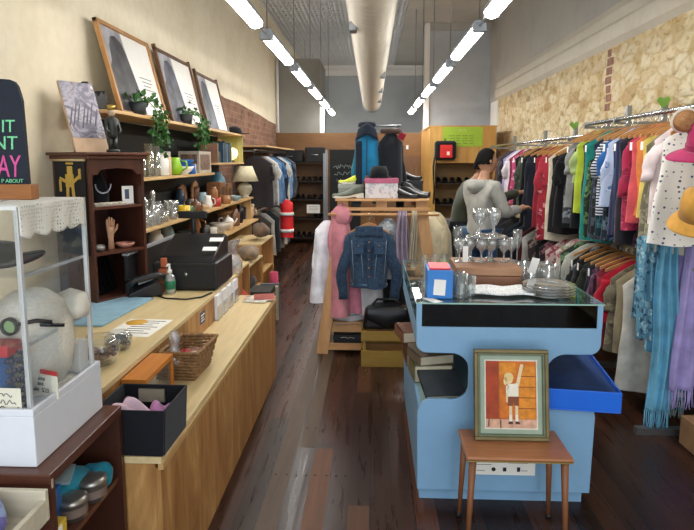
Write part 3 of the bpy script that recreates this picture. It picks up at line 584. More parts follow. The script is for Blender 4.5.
MB().bb(0, .30, -.004, 0, 0, .56).build('cloth', cloth('black banner', '101216'), r); MB().tube([(-.01, -.008, .55), (.31, -.008, .55)], .008, 8).build('rod', mat('banner rod', 'c7b48a', .4), r)
GO = mat('gold motif', 'c9a64f', .5); k = MB()
for c_, d_, ro in [((.16, -.008, .46), (.05, .006, .05), 0), ((.16, -.008, .50), (.07, .006, .012), 0), ((.155, -.008, .40), (.08, .006, .075), 0), ((.10, -.008, .40), (.09, .006, .02), .3), ((.22, -.008, .41), (.09, .006, .02), -.5), ((.255, -.008, .44), (.02, .006, .06), 0), ((.06, -.008, .37), (.02, .006, .07), 0), ((.13, -.008, .335), (.025, .006, .08), .1), ((.185, -.008, .335), (.025, .006, .08), -.1), ((.12, -.008, .295), (.05, .006, .016), 0), ((.2, -.008, .295), (.05, .006, .016), 0)]:
    k.box((c_[0], c_[1], c_[2] + .03), d_, (0, ro, 0))
k.build('motif', GO, r, bev=.003)
# hutch contents
r = hthing('necklace_bust', 'black velvet bust with a white necklace on the top hutch shelf', 'bust', .17, .17, .571); MB().tube([(0, 0, 0), (0, 0, .06), (0, 0, .12), (0, 0, .17), (0, 0, .2)], [.06, .065, .05, .025, .022], 14, sy=.6).build('bust_form', cloth('black velvet', '14141a'), r)
k = MB(); [k.lathe([(.001, -.006), (.006, 0), (.001, .006)], 6, (.052 * math.cos(a), -.045, .12 + .05 * math.sin(a))) for a in [PI + PI * i / 14 for i in range(15)]]; k.build('necklace', mat('pearl', 'cfd2da', .25), r)
r = hthing('photo_card', 'small white picture card leaning on the top hutch shelf', 'card', .30, .07, .571, -.3); MB().bb(-.035, .035, 0, .004, 0, .11).build('card', PAPER, r); MB().bb(-.018, .008, -.001, 0, .03, .09).build('picture', mat('card ink', '4a5568', .6), r)
r = hthing('jewellery_tray', 'low tray of pale bracelets at the front of the top hutch shelf', 'tray', .13, .06, .571); MB().bb(-.09, .12, -.04, .05, 0, .008).build('tray_base', mat('tray grey', 'a79f92', .5), r)
k = MB(); [k.lathe([(.018, 0), (.024, .005), (.018, .010), (.014, .005), (.018, 0)], 14, (-.06 + .042 * i, .0, .008)) for i in range(5)]; k.build('bracelet', mat('bone', 'd9cfbd', .4), r)
SK = mat('mannequin skin', 'c79a7c', .5)
r = hthing('hand_form', 'flesh coloured display hand standing on the middle hutch shelf', 'mannequin hand', .18, .09, .301)
k = MB().tube([(0, 0, 0), (0, 0, .06), (0, 0, .10), (0, 0, .135)], [.022, .018, .024, .028], 12, sy=.55)
for i, (dx, ln_) in enumerate([(-.02, .055), (-.007, .066), (.007, .062), (.02, .048)]): k.tube([(dx, 0, .13), (dx * 1.15, 0, .13 + ln_ * .6), (dx * 1.2, -.004, .13 + ln_)], [.0075, .0068, .005], 8)
k.tube([(.02, 0, .10), (.04, -.004, .125), (.046, -.006, .15)], [.009, .008, .005], 8); k.build('hand', SK, r)
r = hthing('dish', 'pink shell dish with trinkets beside the display hand', 'dish', .27, .08, .301); MB().lathe([(.001, .003), (.03, 0), (.06, .03), (.056, .03)], 20, flute=.08, fk=7).build('dish_body', mat('shell pink', 'c98d7c', .5, var=.3), r)
k = MB(); lump(k, (0, 0, .02), (.05, .035, .02), 2); tag(place(k.build('trinkets', mat('dull trinkets', '8d8a84', .4, var=.5, scale=40)), hut(.08, .09, .301)), 'small heap of grey trinkets left of the display hand', 'trinkets')
for i, (x, z, a) in enumerate([(.10, .021, .25), (.16, .021, .35), (.22, .021, .45)]):
    r = hthing('picture_frame', f'black empty picture frame leaning in the bottom of the hutch, {["left","middle","right"][i]} of three', 'picture frame', x, .12 + .03 * i, z, a)
    M_ = Matrix.Rotation(-.25, 4, 'X'); k = MB(); 
    for bx in [(-.09, .09, 0, .015, 0, .02), (-.09, .09, 0, .015, .20, .22), (-.09, -.07, 0, .015, .02, .2), (.07, .09, 0, .015, .02, .2)]: k.box(((bx[0] + bx[1]) / 2, .008, (bx[4] + bx[5]) / 2), (bx[1] - bx[0], .015, bx[5] - bx[4]), M=M_)
    k.build('frame', BLKPL, r)
# ================================================================== LEFT WALL SHELVES
SX = -1.62
r = thing('wall_shelving', 'long black backed wall shelving with pale plywood shelves on the left', 'shelving', (-1.78, 5.4, 0))
MB().bb(-1.945, -1.93, 3.75, 7.3, .55, 1.94).build('back_panel', mat('shelf back', '1d2020', .7), r, True)
MB().bb(-1.90, -1.60, 3.60, 7.35, 1.94, 1.962).build('top_shelf', PLY, r, True, .002)
MB().bb(-1.93, SX, 3.80, 5.95, 1.50, 1.522).build('upper_shelf', PLY, r, True, .002)
MB().bb(-1.93, SX, 5.97, 7.35, 1.60, 1.62).build('short_shelf', PLY, r, True, .002)
MB().bb(-1.93, -1.55, 3.80, 7.55, 1.15, 1.172).build('middle_shelf', PLY, r, True, .002)
MB().bb(-1.93, -1.50, 4.45, 7.6, .86, .882).build('lower_shelf', PLY, r, True, .002)
MB().bb(-1.93, -1.62, 7.28, 7.30, 1.62, 1.94).build('end_upright', wood('lime washed board', 'a8a24e', 'cfc987', 'z', 5), r, True)
MB().bb(-1.93, -1.58, 7.5, 7.52, 0, 1.15).build('end_upright', PLY, r, True)
MB().bb(-1.93, -1.52, 4.47, 4.49, 0, .86).build('end_upright', PLY, r, True)
TS, US, SS, MS, LS = 1.963, 1.523, 1.621, 1.173, .883
# open cube units below
def cube_unit(label, x, y, w, d, h, z=0):
    r = thing('shelf_cube', label, 'shelf unit', (x, y, z)); t_ = .016
    MB().bb(-d / 2, d / 2, -w / 2, w / 2, h - t_, h).build('top', PLYTOP, r); MB().bb(-d / 2, d / 2, -w / 2, w / 2, 0, t_).build('bottom', PLY, r)
    MB().bb(-d / 2, d / 2, -w / 2, -w / 2 + t_, t_, h - t_).build('side', PLYZ, r); MB().bb(-d / 2, d / 2, w / 2 - t_, w / 2, t_, h - t_).build('side', PLYZ, r); MB().bb(-d / 2, -d / 2 + .01, -w / 2 + t_, w / 2 - t_, t_, h - t_).build('back', PLYZ, r)
    MB().bb(-d / 2 + .01, d / 2 - .01, -w / 2 + t_, w / 2 - t_, h / 2 - .008, h / 2 + .008).build('shelf', PLY, r)
cube_unit('open plywood shelf cube just past the end of the sales counter', -1.36, 5.0, .7, .42, .70)
cube_unit('open plywood shelf cube, second past the sales counter', -1.40, 5.85, .75, .42, .62)
cube_unit('open plywood shelf cube farthest along the left wall', -1.44, 6.75, .8, .42, .72)
for i, (x, y, z, s_, c_, lb) in enumerate([(-1.25, 4.92, .72, (.1, .12, .06), 'd6cfc2', 'white cloth pile on the first shelf cube'), (-1.22, 5.02, .39, (.11, .16, .06), 'b9241f', 'red cloth on the lower level of the first shelf cube'), (-1.25, 5.8, .65, (.1, .14, .07), '8c7a66', 'tan bag on the second shelf cube'), (-1.28, 5.75, .35, (.1, .12, .08), '403a38', 'dark bag inside the second shelf cube'), (-1.3, 6.7, .76, (.1, .15, .08), '6e5a48', 'brown bag on the farthest shelf cube')]):
    k = MB(); lump(k, (0, 0, s_[2] * .9), s_, i); tag(place(k.build('cloth_bundle', cloth('bundle' + c_, c_)), (x, y, z)), lb, 'cloth')
r = thing('crate', 'small dark slatted crate on the floor beside the shelf cubes', 'crate', (-1.08, 5.55, 0)); k = MB()
for i in range(5): k.bb(-.11, .11, -.16, .16, .02 + i * .08, .075 + i * .08)
k.build('slats', mat('dark crate', '33302c', .7, var=.3), r)
for nm, x, y, h, c_, lb in [('book', -1.06, 5.83, .36, 'b7a98a', 'tall cream board leaning by the dark crate'), ('book', -1.08, 6.05, .34, '5d6672', 'tall grey board behind the cream board'), ('umbrella', -1.08, 6.28, .42, 'b8445f', 'rolled pink fabric standing past the grey board')]:
    if nm == 'umbrella':
        r = thing('fabric_roll', lb, 'fabric', (x, y, 0)); MB().tube([(0, 0, 0), (0, 0, .2), (0, 0, h)], [.05, .055, .045], 12).build('roll', cloth('pink roll', c_), r)
    else:
        r = thing('board', lb, 'board', (x, y, 0), .1); MB().bb(-.1, .1, -.02, .02, 0, h).build('panel', mat('brd' + c_, c_, .6), r, bev=.003)
# ---- generic small wares
def ware(kind, label, loc, h, rad, m, rz=0, cat=None, group=None):
    P = {'vase': [(.6, 0), (.55, .03), (.75, .3), (1, .55), (.8, .8), (.45, .92), (.6, 1), (.5, 1)], 'cylinder_vase': [(1, 0), (1, .02), (1, 1), (.93, 1), (.93, .04), (.001, .04)],
         'decanter': [(.9, 0), (1, .05), (1, .38), (.5, .55), (.28, .62), (.28, .74), (.42, .76), (.3, .78), (.42, .88), (.2, .98), (.001, 1)], 'bowl': [(.45, 0), (.4, .08), (.8, .5), (1, 1), (.94, 1), (.7, .5), (.001, .15)],
         'tumbler': [(.8, 0), (.85, .05), (1, 1), (.93, 1), (.78, .1), (.001, .1)], 'mug': [(.9, 0), (1, .05), (1, 1), (.9, 1), (.88, .1), (.001, .08)], 'jar': [(.9, 0), (1, .05), (1, .75), (.7, .85), (.72, 1), (.001, 1)],
         'jug': [(.7, 0), (.95, .25), (1, .45), (.7, .75), (.72, 1), (.64, 1), (.6, .75), (.001, .3)], 'goblet': [(.8, 0), (.75, .03), (.15, .08), (.13, .4), (.5, .5), (.95, .75), (.9, 1), (.84, 1), (.85, .75), (.001, .52)], 'teapot': [(.6, 0), (.95, .25), (1, .5), (.75, .75), (.4, .82), (.38, .86), (.12, .9), (.14, 1), (.001, 1)]}[kind]
    r = thing(kind, label, cat or kind.replace('_', ' '), loc, rz, group)
    fl = .035 if m is CUT else 0
    MB().lathe([(a * rad, b_ * h) for a, b_ in P], 24, flute=fl).build({'mug': 'cup', 'teapot': 'pot'}.get(kind, kind + '_body'), m, r)
    if kind in ('mug', 'jug', 'teapot'): MB().tube([(rad * .9, 0, h * .8), (rad * 1.5, 0, h * .75), (rad * 1.55, 0, h * .4), (rad * .95, 0, h * .25)], rad * .13, 8).build('handle', m, r)
    if kind == 'teapot': MB().tube([(-rad * .9, 0, h * .35), (-rad * 1.4, 0, h * .6), (-rad * 1.6, 0, h * .8)], [rad * .2, rad * .14, rad * .1], 8).build('spout', m, r)
    if kind == 'decanter': pass
    return r
CER = {c_: mat('ceramic ' + c_, c_, .25, var=.06) for c_ in ('e4e1d8', '8fc22e', '2f63a8', 'd4b02a', '6f4a33', '35495e', '3b3f3a', '9b6b45', 'c8a98a', '88a0a8', 'a83b33', '201f22', 'b9b3a5', '5d7a52')}
# upper shelf
ux = -1.70
for px, kd, h, rd, m_, lb in [(141, 'cylinder_vase', .17, .035, GLASS, 'short clear glass vase at the near end of the upper shelf'), (149, 'cylinder_vase', .25, .036, GLASS, 'tall clear cylinder vase on the upper shelf, nearer of two'), (156, 'cylinder_vase', .24, .036, GLASS, 'tall clear cylinder vase on the upper shelf, farther of two'), (162, 'jar', .17, .055, CER['e4e1d8'], 'cream ceramic canister beside the tall glass vases'), (168, 'cylinder_vase', .15, .03, CER['c8a98a'], 'tan pottery pot behind the cream canister'), (175, 'jug', .15, .065, CER['8fc22e'], 'lime green jug on the upper shelf'), (184, 'bowl', .07, .09, CER['e4e1d8'], 'white bowl beneath the blue bowl on the upper shelf'), (193, 'mug', .09, .045, CER['e4e1d8'], 'white mug next to the blue bowl'), (200, 'bowl', .05, .07, CER['b9b3a5'], 'small stone coloured dish near the printed carton')]:
    ware(kd, lb, (ux, yx(px, ux, 170), US), h, rd, m_, .5 * R.random())
ware('bowl', 'blue bowl stacked on the white bowl on the upper shelf', (ux, yx(184, ux, 170), US + .072), .06, .095, CER['2f63a8'])
r = thing('carton', 'cardboard carton printed with a picture at the far end of the upper shelf', 'box', (-1.73, 5.66, US)); MB().bb(-.1, .1, -.2, .2, 0, .21).build('carton_body', mat('carton grey', 'b0a797', .6), r, bev=.002); MB().bb(.1, .1012, -.17, .15, .03, .18).bb(-.08, .08, -.2012, -.2, .03, .18).build('printed_picture', mat('print', '6d5547', .5, var=.7, scale=25), r)
# short shelf at far end
r = thing('wreath_box', 'box of green artificial foliage under the top shelf', 'foliage box', (-1.76, 6.15, SS)); MB().bb(-.1, .1, -.2, .2, 0, .12).build('box_body', mat('dark green box', '26402e', .6), r)
def leaves(mb, pts, n, size, spread, seed):
    q = random.Random(seed)
    for i in range(n):
        p = pts[q.randrange(len(pts))]; c_ = Vector(p) + Vector((q.gauss(0, spread), q.gauss(0, spread), q.gauss(0, spread)))
        s_ = size * (.6 + .8 * q.random()); M_ = Matrix.Translation(c_) @ Euler((q.random() * 6, q.random() * 6, q.random() * 6)).to_matrix().to_4x4()
        mb.add([(0, 0, 0), (s_ * .45, s_ * .35, s_ * .1), (0, s_ * 1.1, 0), (-s_ * .45, s_ * .35, s_ * .1)], [(0, 1, 2), (0, 2, 3)], M_)
k = MB(); leaves(k, [(0, y, .16) for y in (-.16, -.08, 0, .08, .16)], 240, .035, .04, 3); k.build('foliage', LEAF, r)['kind'] = 'stuff'
for i, (y, c_, h, lb) in enumerate([(6.5, '2c4a63', .22, 'dark blue book on the short shelf under the top shelf'), (6.58, '39424c', .24, 'charcoal book beside the dark blue book'), (6.66, '4b7088', .21, 'steel blue book beside the charcoal book'), (6.75, '223a52', .2, 'navy book at the end of the short shelf row')]):
    r = thing('book', lb, 'book', (-1.75, y, SS)); MB().bb(-.085, .08, -.03, .03, .003, h - .004).build('pages', PAPER, r); MB().bb(-.09, .09, -.035, -.031, 0, h).bb(-.09, .09, .031, .035, 0, h).bb(.085, .09, -.035, .035, 0, h).build('cover', mat('bk' + c_, c_, .5), r)
r = thing('globe_lamp', 'small glowing globe lamp with cream card at the far end of the short shelf', 'lamp', (-1.72, 7.08, SS)); MB().lathe([(.05, 0), (.05, .015), (.02, .02), (.02, .03), (.001, .03)], 18).build('base', BLKPL, r)
MB().lathe([(.02, .03), (.06, .05), (.085, .10), (.075, .15), (.04, .175), (.001, .18)], 20).build('globe', mat('lit globe', 'ffe9b0', .4, emit=1.2), r)
r = thing('print', 'small framed orange and cream print behind the globe lamp', 'picture', (-1.80, 6.93, SS)); MB().bb(-.01, 0, -.13, .13, 0, .27).build('frame', OAK, r); MB().bb(0, .001, -.115, .115, .015, .255).build('picture_sheet', mat('cream orange', 'dcb98a', .6, var=.3, scale=5), r)
# middle shelf
mx_ = -1.66
lst = [(146, 'decanter', .20, .05, CUT, 'squat cut-glass decanter nearest the hutch on the middle shelf'), (151, 'bowl', .09, .075, CUT, 'cut-glass bowl at the front of the middle shelf'), (153, 'decanter', .26, .055, CUT, 'tall cut-glass decanter behind the glass bowl'), (158, 'vase', .15, .05, CUT, 'cut-glass vase right of the tall decanter'), (163, 'tumbler', .09, .04, CUT, 'cut-glass tumbler right of the glass vase'), (168, 'jug', .14, .05, CUT, 'crystal jug on the middle shelf'), (174, 'goblet', .15, .04, CUT, 'crystal goblet beside the crystal jug'), (178, 'mug', .085, .045, CER['35495e'], 'slate blue mug beside the crystal goblet'), (184, 'mug', .09, .05, CER['d4b02a'], 'yellow mug on the middle shelf'), (190, 'jar', .11, .045, CER['3b3f3a'], 'dark grey pottery jar right of the yellow mug'), (196, 'teapot', .12, .055, CER['6f4a33'], 'small brown teapot on the middle shelf'), (203, 'jar', .15, .05, CER['88a0a8'], 'pale blue lidded jar on the middle shelf'), (208, 'jug', .13, .045, CER['e4e1d8'], 'cream jug next to the pale blue jar'), (214, 'vase', .19, .05, CER['9b6b45'], 'terracotta vase on the middle shelf'), (226, 'mug', .09, .05, CER['9b6b45'], 'tan mug in front of the wooden boxes'), (231, 'bowl', .05, .06, CER['e4e1d8'], 'small white bowl left of the table lamp')]
for i, (px, kd, h, rd, m_, lb) in enumerate(lst):
    x = mx_ + (.05 if i % 2 == 0 else -.06); ware(kd, lb, (x, yx(px, x, 205), MS), h, rd, m_, R.random() * 3)
for px, w, h, c_, lb in [(183, .26, .24, '8b5f3f', 'round topped brown wooden plaque at the back of the middle shelf'), (196, .24, .26, 'a57b55', 'tan wooden plaque behind the pale blue jar')]:
    r = thing('wooden_plaque', lb, 'plaque', (-1.86, yx(px, -1.86, 195), MS)); MB().prism([(-w / 2, 0), (w / 2, 0), (w / 2, h * .6), (w * .35, h * .9), (0, h), (-w * .35, h * .9), (-w / 2, h * .6)], .02, Matrix.Rotation(PI / 2, 4, 'Z')).build('plaque_board', mat('plq' + c_, c_, .5, var=.4, scale=8), r, bev=.004)
for px, h, lb in [(218, .23, 'tall brown wooden box on the middle shelf, left of two'), (225, .2, 'brown wooden box on the middle shelf, right of two')]:
    y = yx(px, -1.74, 195); r = thing('wooden_box', lb, 'box', (-1.76, y, MS)); MB().bb(-.08, .08, -.1, .1, 0, h).build('box_body', mat('brown box' + str(px), '7f5433', .5, var=.35), r, bev=.005); MB().bb(.08, .083, -.06, .06, .04, h - .05).build('inlay_panel', mat('box inlay', '3f2a1e', .5), r)
ware('vase', 'tall teal blue vase beside the table lamp', (-1.80, 6.72, MS), .34, .10, mat('teal vase', '4d7f93', .3))
r = thing('table_lamp', 'table lamp with cream shade and pale round base at the shelf end', 'table lamp', (-1.62, 7.36, MS))
MB().lathe([(.001, 0), (.06, 0), (.06, .012), (.04, .02), (.075, .06), (.095, .11), (.08, .16), (.035, .19), (.018, .2), (.018, .24)], 24).build('base', mat('lamp base', 'b9b39a', .3, var=.2), r)
MB().lathe([(.17, .21), (.172, .21), (.10, .40), (.098, .40), (.168, .212)], 28).build('lamp_shade', mat('shade cream', 'd9cfae', .8), r); MB().tube([(0, 0, .24), (0, 0, .36)], .006, 6).build('stem', STEEL, r)
# lower shelf
lx = -1.62
for i, (px, kd, h, rd, m_, lb) in enumerate([(205, 'jar', .14, .05, CER['201f22'], 'black pottery jar at the near end of the lower shelf'), (212, 'mug', .09, .05, CER['b9b3a5'], 'stone grey mug on the lower shelf'), (220, 'bowl', .10, .11, CER['b9b3a5'], 'wide stoneware bowl on the lower shelf'), (228, 'teapot', .15, .07, CER['e4e1d8'], 'white teapot on the lower shelf'), (234, 'jar', .2, .07, CER['6f4a33'], 'brown storage jar on the lower shelf'), (240, 'vase', .22, .06, CER['201f22'], 'black vase on the lower shelf'), (250, 'jug', .15, .06, CER['c8a98a'], 'sand coloured jug at the far end of the lower shelf')]):
    ware(kd, lb, (lx, yx(px, lx, 225), LS), h, rd, m_, i)
r = thing('rattan_basket', 'round rattan basket between the teapot and jug on the lower shelf', 'basket', (-1.72, 6.75, LS)); k = MB(); [k.tube([((.09 + .004 * i) * math.cos(a), (.09 + .004 * i) * math.sin(a), .02 + .022 * i) for a in [2 * PI * j / 24 for j in range(25)]], .012, 5, False) for i in range(8)]; k.build('woven_side', WK, r)
MB().lathe([(.001, 0), (.09, 0), (.09, .012), (.001, .012)], 20).build('base', WK, r)
for i, (px, c_, lb) in enumerate([(246, '2d2b2d', 'black handbag at the far end of the lower shelf'), (254, 'cbb48c', 'cream straw bag at the far end of the lower shelf')]):
    y = yx(px, -1.66, 222); r = thing('handbag', lb, 'handbag', (-1.64, y, LS)); MB().prism([(-.13, 0), (.13, 0), (.11, .16), (-.11, .16)], .09, Matrix.Rotation(PI / 2, 4, 'Z')).build('bag_body', cloth('bag' + c_, c_), r, bev=.015); MB().tube([(-.05, -.07, .15), (-.05, -.05, .24), (-.05, .05, .24), (-.05, .07, .15)], .006, 6).build('handle', BLACK, r)
# top shelf: posters, plants, skyline
def poster(label, y0, y1, z1, lean, m_fr, big, tone, seed):
    w = y1 - y0; h = z1; r = thing('framed_poster', label, 'framed poster', (-1.72, y0, TS), PI / 2)
    M_ = Matrix.Rotation(-lean, 4, 'X'); fw = .028; k = MB()
    for c_, d_ in [((w / 2, 0, fw / 2), (w, .03, fw)), ((w / 2, 0, h - fw / 2), (w, .03, fw)), ((fw / 2, 0, h / 2), (fw, .03, h)), ((w - fw / 2, 0, h / 2), (fw, .03, h))]: k.box(c_, d_, M=M_)
    if big:
        for x in (fw / 2, w - fw / 2): k.box((x, 0, h + .01), (fw, .03, .03), M=M_)
    k.build('frame', m_fr, r, bev=.002)
    k = MB(); k.box((w / 2, .004, h / 2), (w - 2 * fw, .006, h - 2 * fw), M=M_); k.build('print_sheet', mat('poster white', 'e2e0da', .5, var=.03), r)
    sx = w * .52
    def sil(pts, y, m_, nm):
        q = MB(); q.add([M_ @ Vector((x * sx + fw, y, z * (h - 2 * fw) + fw)) for x, z in pts], [tuple(range(len(pts)))]); return q.build(nm, m_, r)
    sil([(0, 0), (1, 0), (.93, .35), (.80, .7), (.74, 1), (0, 1)], -.0002, mat('photo grey' + str(seed), '9c9ca2', .5, var=.6, scale=4), 'photo_ground')
    sil([(.04, 0), (.97, 0), (.92, .3), (.84, .55), (.78, .72), (.70, .86), (.52, .93), (.33, .90), (.22, .78), (.16, .6), (.05, .5)], -.0006, mat('photo dark' + str(seed), tone, .5, var=.9, scale=6), 'photo_figure')
    q = MB()
    for i in range(4): q.box((w * (.72 + .02 * (i % 2)), -.001, h * (.50 - .045 * i)), (w * (.26 - .05 * (i % 3)), .001, .006), M=M_)
    q.build('lettering', mat('poster ink', '55565c', .6), r)
poster('framed black and white figure poster in a light oak frame on the top shelf', 3.98, 4.90, .66, .24, OAK, False, '3b3a3d', 1)
WAL = wood('walnut frame', '5a3d2a', '7b573c', 'z', 9)
poster('framed figure poster in a dark walnut frame, middle one on the top shelf', 5.02, 5.98, .66, .22, WAL, True, '4b4d57', 2)
poster('framed figure poster in a dark walnut frame, farthest on the top shelf', 6.12, 7.0, .62, .22, WAL, True, '3d4450', 3)
r = thing('ornament', 'jagged black animal ornament on the near end of the top shelf', 'ornament', (-1.78, 3.63, TS), PI / 2)
MB().prism([(0, 0), (.33, 0), (.33, .05), (.29, .10), (.27, .15), (.24, .12), (.2, .14), (.16, .10), (.11, .12), (.09, .17), (.06, .15), (.03, .18), (0, .14)], .05).build('silhouette', BLACK, r, bev=.01)
def ivy(label, loc, hang, seed, n):
    r = thing('potted_ivy', label, 'potted plant', loc); MB().lathe([(.001, 0), (.05, 0), (.065, .10), (.06, .10), (.055, .09), (.001, .085)], 18).build('pot', mat('plant pot dark', '2f3133', .6), r)
    q = random.Random(seed); pts = [(q.gauss(0, .05), q.gauss(0, .06), .12 + q.gauss(0, .02)) for _ in range(16)]; k2 = MB()
    for i in range(5):
        a = q.gauss(0, .05); vine = [(0, 0, .10), (.08, a, .13), (.16, a * 1.3, .05), (.175, a * 1.4 + .01, -hang * .3), (.17, a * 1.5 - .01, -hang * (.55 + .45 * q.random()))]; k2.tube(vine, .004, 5)
        v3, v4 = Vector(vine[2]), Vector(vine[4]); pts += [tuple(v3.lerp(v4, j / 6)) for j in range(7)]
    k2.build('vine', mat('vine stem', '4d6b35', .6), r); k = MB(); leaves(k, pts, n, .036, .024, seed + 9); k.build('foliage', LEAF, r)['kind'] = 'stuff'
ivy('trailing ivy hanging over the top shelf in front of the oak framed poster', (-1.70, 4.22, TS), .24, 1, 190)
ivy('trailing ivy in front of the middle walnut framed poster', (-1.70, 5.32, TS), .20, 5, 170)
r = thing('cap', 'black cap lying at the far end of the top shelf', 'hat', (-1.70, 7.18, TS), .3); MB().lathe([(.10, 0), (.105, .02), (.09, .07), (.04, .095), (.001, .1)], 20).build('crown', cloth('black hat felt', '16171c'), r); MB().grid(lambda u, v: (.09 + .10 * v, (.09 - .03 * v) * (2 * u - 1), .012), 8, 4).build('peak', cloth('black hat felt', '16171c'), r, solid=.006)
# canvas and figurine on the hutch
cz = CT + .886
r = thing('canvas_print', 'unframed grey and purple street scene canvas leaning on the hutch top', 'canvas', hut(.02, .14, .886), PI / 3)
M_ = Matrix.Rotation(-.33, 4, 'X'); MB().box((.11, .01, .22), (.22, .016, .44), M=M_).build('board', mat('canvas edge', 'c9a98a', .7), r)
m, t, b = nt('street scene'); v = coords(t); f = noise(t, v, 9, 5, .6, 1.2); L(t, ramp(t, f, [(.3, '2f2b3a'), (.42, '5f586c'), (.5, '9a94a0'), (.56, '57434f'), (.64, 'c4bfc3'), (.8, '6f7488')]), b.inputs['Base Color']); b.inputs['Roughness'].default_value = .4
MB().box((.11, .0005, .265), (.22, .002, .35), M=M_).build('painted_scene', m, r)
k = MB()
for i in range(7): k.box((.025 + .027 * i, -.001, .22 + .012 * (i % 3)), (.008, .001, .12 + .03 * (i % 2)), (0, .35, 0), M=M_)
k.build('painted_posts', mat('canvas dark', '3e3545', .5), r)
r = thing('figurine', 'dark soldier figurine with a gold crown on the hutch top', 'figurine', hut(.22, .08, .886), PI / 3)
r.scale = (1.3, 1.3, 1.3)
k = MB().lathe([(.001, 0), (.03, 0), (.03, .012), (.012, .015)], 14); k.tube([(-.012, 0, .012), (-.012, 0, .07)], .010, 8); k.tube([(.012, 0, .012), (.012, 0, .07)], .010, 8); k.lathe([(.02, .065), (.026, .08), (.022, .12), (.03, .15), (.012, .165), (.001, .165)], 14); k.tube([(-.028, 0, .15), (-.036, -.008, .10), (-.02, -.02, .085)], .008, 6); k.tube([(.028, 0, .15), (.036, -.008, .10), (.02, -.02, .085)], .008, 6); k.build('figure_body', mat('dark glaze', '2b2e2b', .3, var=.5, scale=40), r)
MB().lathe([(.008, .16), (.016, .172), (.018, .185), (.010, .2), (.001, .202)], 12).build('head', mat('fig face', 'b49a7e', .4), r); MB().lathe([(.016, .192), (.021, .215), (.014, .212), (.001, .21)], 12, flute=.12, fk=5).build('crown', mat('gold', 'b79a4f', .3, .7), r)
# ---- far left: clothes rail along the wall

# more small wares crowding the shelves
for i, (x, y, z, kd, h, rd, m_, lb) in enumerate([
 (-1.60, 3.96, MS, 'tumbler', .08, .035, CUT, 'cut-glass tumbler at the very front of the middle shelf by the hutch'), (-1.76, 4.02, MS, 'goblet', .16, .035, CUT, 'crystal goblet at the back of the middle shelf by the hutch'), (-1.60, 4.30, MS, 'bowl', .06, .06, CUT, 'small crystal bowl at the front of the middle shelf'), (-1.80, 4.45, MS, 'vase', .22, .05, CUT, 'tall crystal vase at the back of the middle shelf'),
 (-1.61, 4.62, MS, 'tumbler', .09, .035, CUT, 'crystal tumbler before the tall crystal vase'), (-1.84, 4.75, MS, 'jar', .16, .05, CUT, 'lidded crystal jar at the back of the middle shelf'), (-1.60, 5.0, MS, 'mug', .08, .04, CER['5d7a52'], 'green mug before the lidded crystal jar'), (-1.60, 5.45, MS, 'bowl', .05, .06, CER['c8a98a'], 'sand coloured dish at the front of the middle shelf'),
 (-1.84, 5.5, MS, 'vase', .2, .05, CER['35495e'], 'slate vase at the back of the middle shelf'), (-1.61, 5.95, MS, 'mug', .09, .045, CER['a83b33'], 'brick red mug at the front of the middle shelf'), (-1.86, 6.05, MS, 'jug', .2, .06, CER['6f4a33'], 'brown jug at the back of the middle shelf'), (-1.60, 6.75, MS, 'bowl', .06, .07, CER['88a0a8'], 'blue grey dish before the teal vase'),
 (-1.84, 4.15, US, 'bowl', .12, .08, GLASS, 'clear glass bowl at the back of the upper shelf'), (-1.84, 4.75, US, 'jug', .2, .06, CER['d4b02a'], 'yellow jug at the back of the upper shelf'), (-1.84, 5.1, US, 'cylinder_vase', .2, .06, CER['b9b3a5'], 'stone cylinder pot at the back of the upper shelf'), (-1.66, 5.3, US, 'mug', .09, .04, CER['2f63a8'], 'blue mug before the printed carton'),
 (-1.76, 4.62, LS, 'jar', .2, .06, CER['e4e1d8'], 'cream jar at the back of the lower shelf'), (-1.78, 4.95, LS, 'vase', .22, .06, CER['88a0a8'], 'pale blue vase at the back of the lower shelf'), (-1.76, 5.4, LS, 'bowl', .1, .1, CER['3b3f3a'], 'dark bowl at the back of the lower shelf'), (-1.80, 5.8, LS, 'jug', .2, .07, CER['9b6b45'], 'terracotta jug at the back of the lower shelf'), (-1.58, 6.3, LS, 'mug', .09, .05, CER['c8a98a'], 'sand mug at the front of the lower shelf'), (-1.80, 7.1, LS, 'vase', .2, .06, CER['201f22'], 'black vase behind the bags on the lower shelf')]):
    ware(kd, lb, (x, y, z), h, rd, m_, i)
for i, (y, w, h, c_, lb) in enumerate([(6.02, .03, .2, '7d5a48', 'brown book at the near end of the short shelf'), (6.85, .04, .23, '5a6b58', 'green grey book beside the navy one')]):
    r = thing('book', lb, 'book', (-1.75 if i else -1.68, y if i else 5.99, SS)); MB().bb(-.085, .08, -w / 2, w / 2, .003, h - .004).build('pages', PAPER, r); MB().bb(-.09, .09, -w / 2 - .004, -w / 2, 0, h).bb(-.09, .09, w / 2, w / 2 + .004, 0, h).bb(.085, .09, -w / 2, w / 2, 0, h).build('cover', mat('bk' + c_, c_, .5), r)
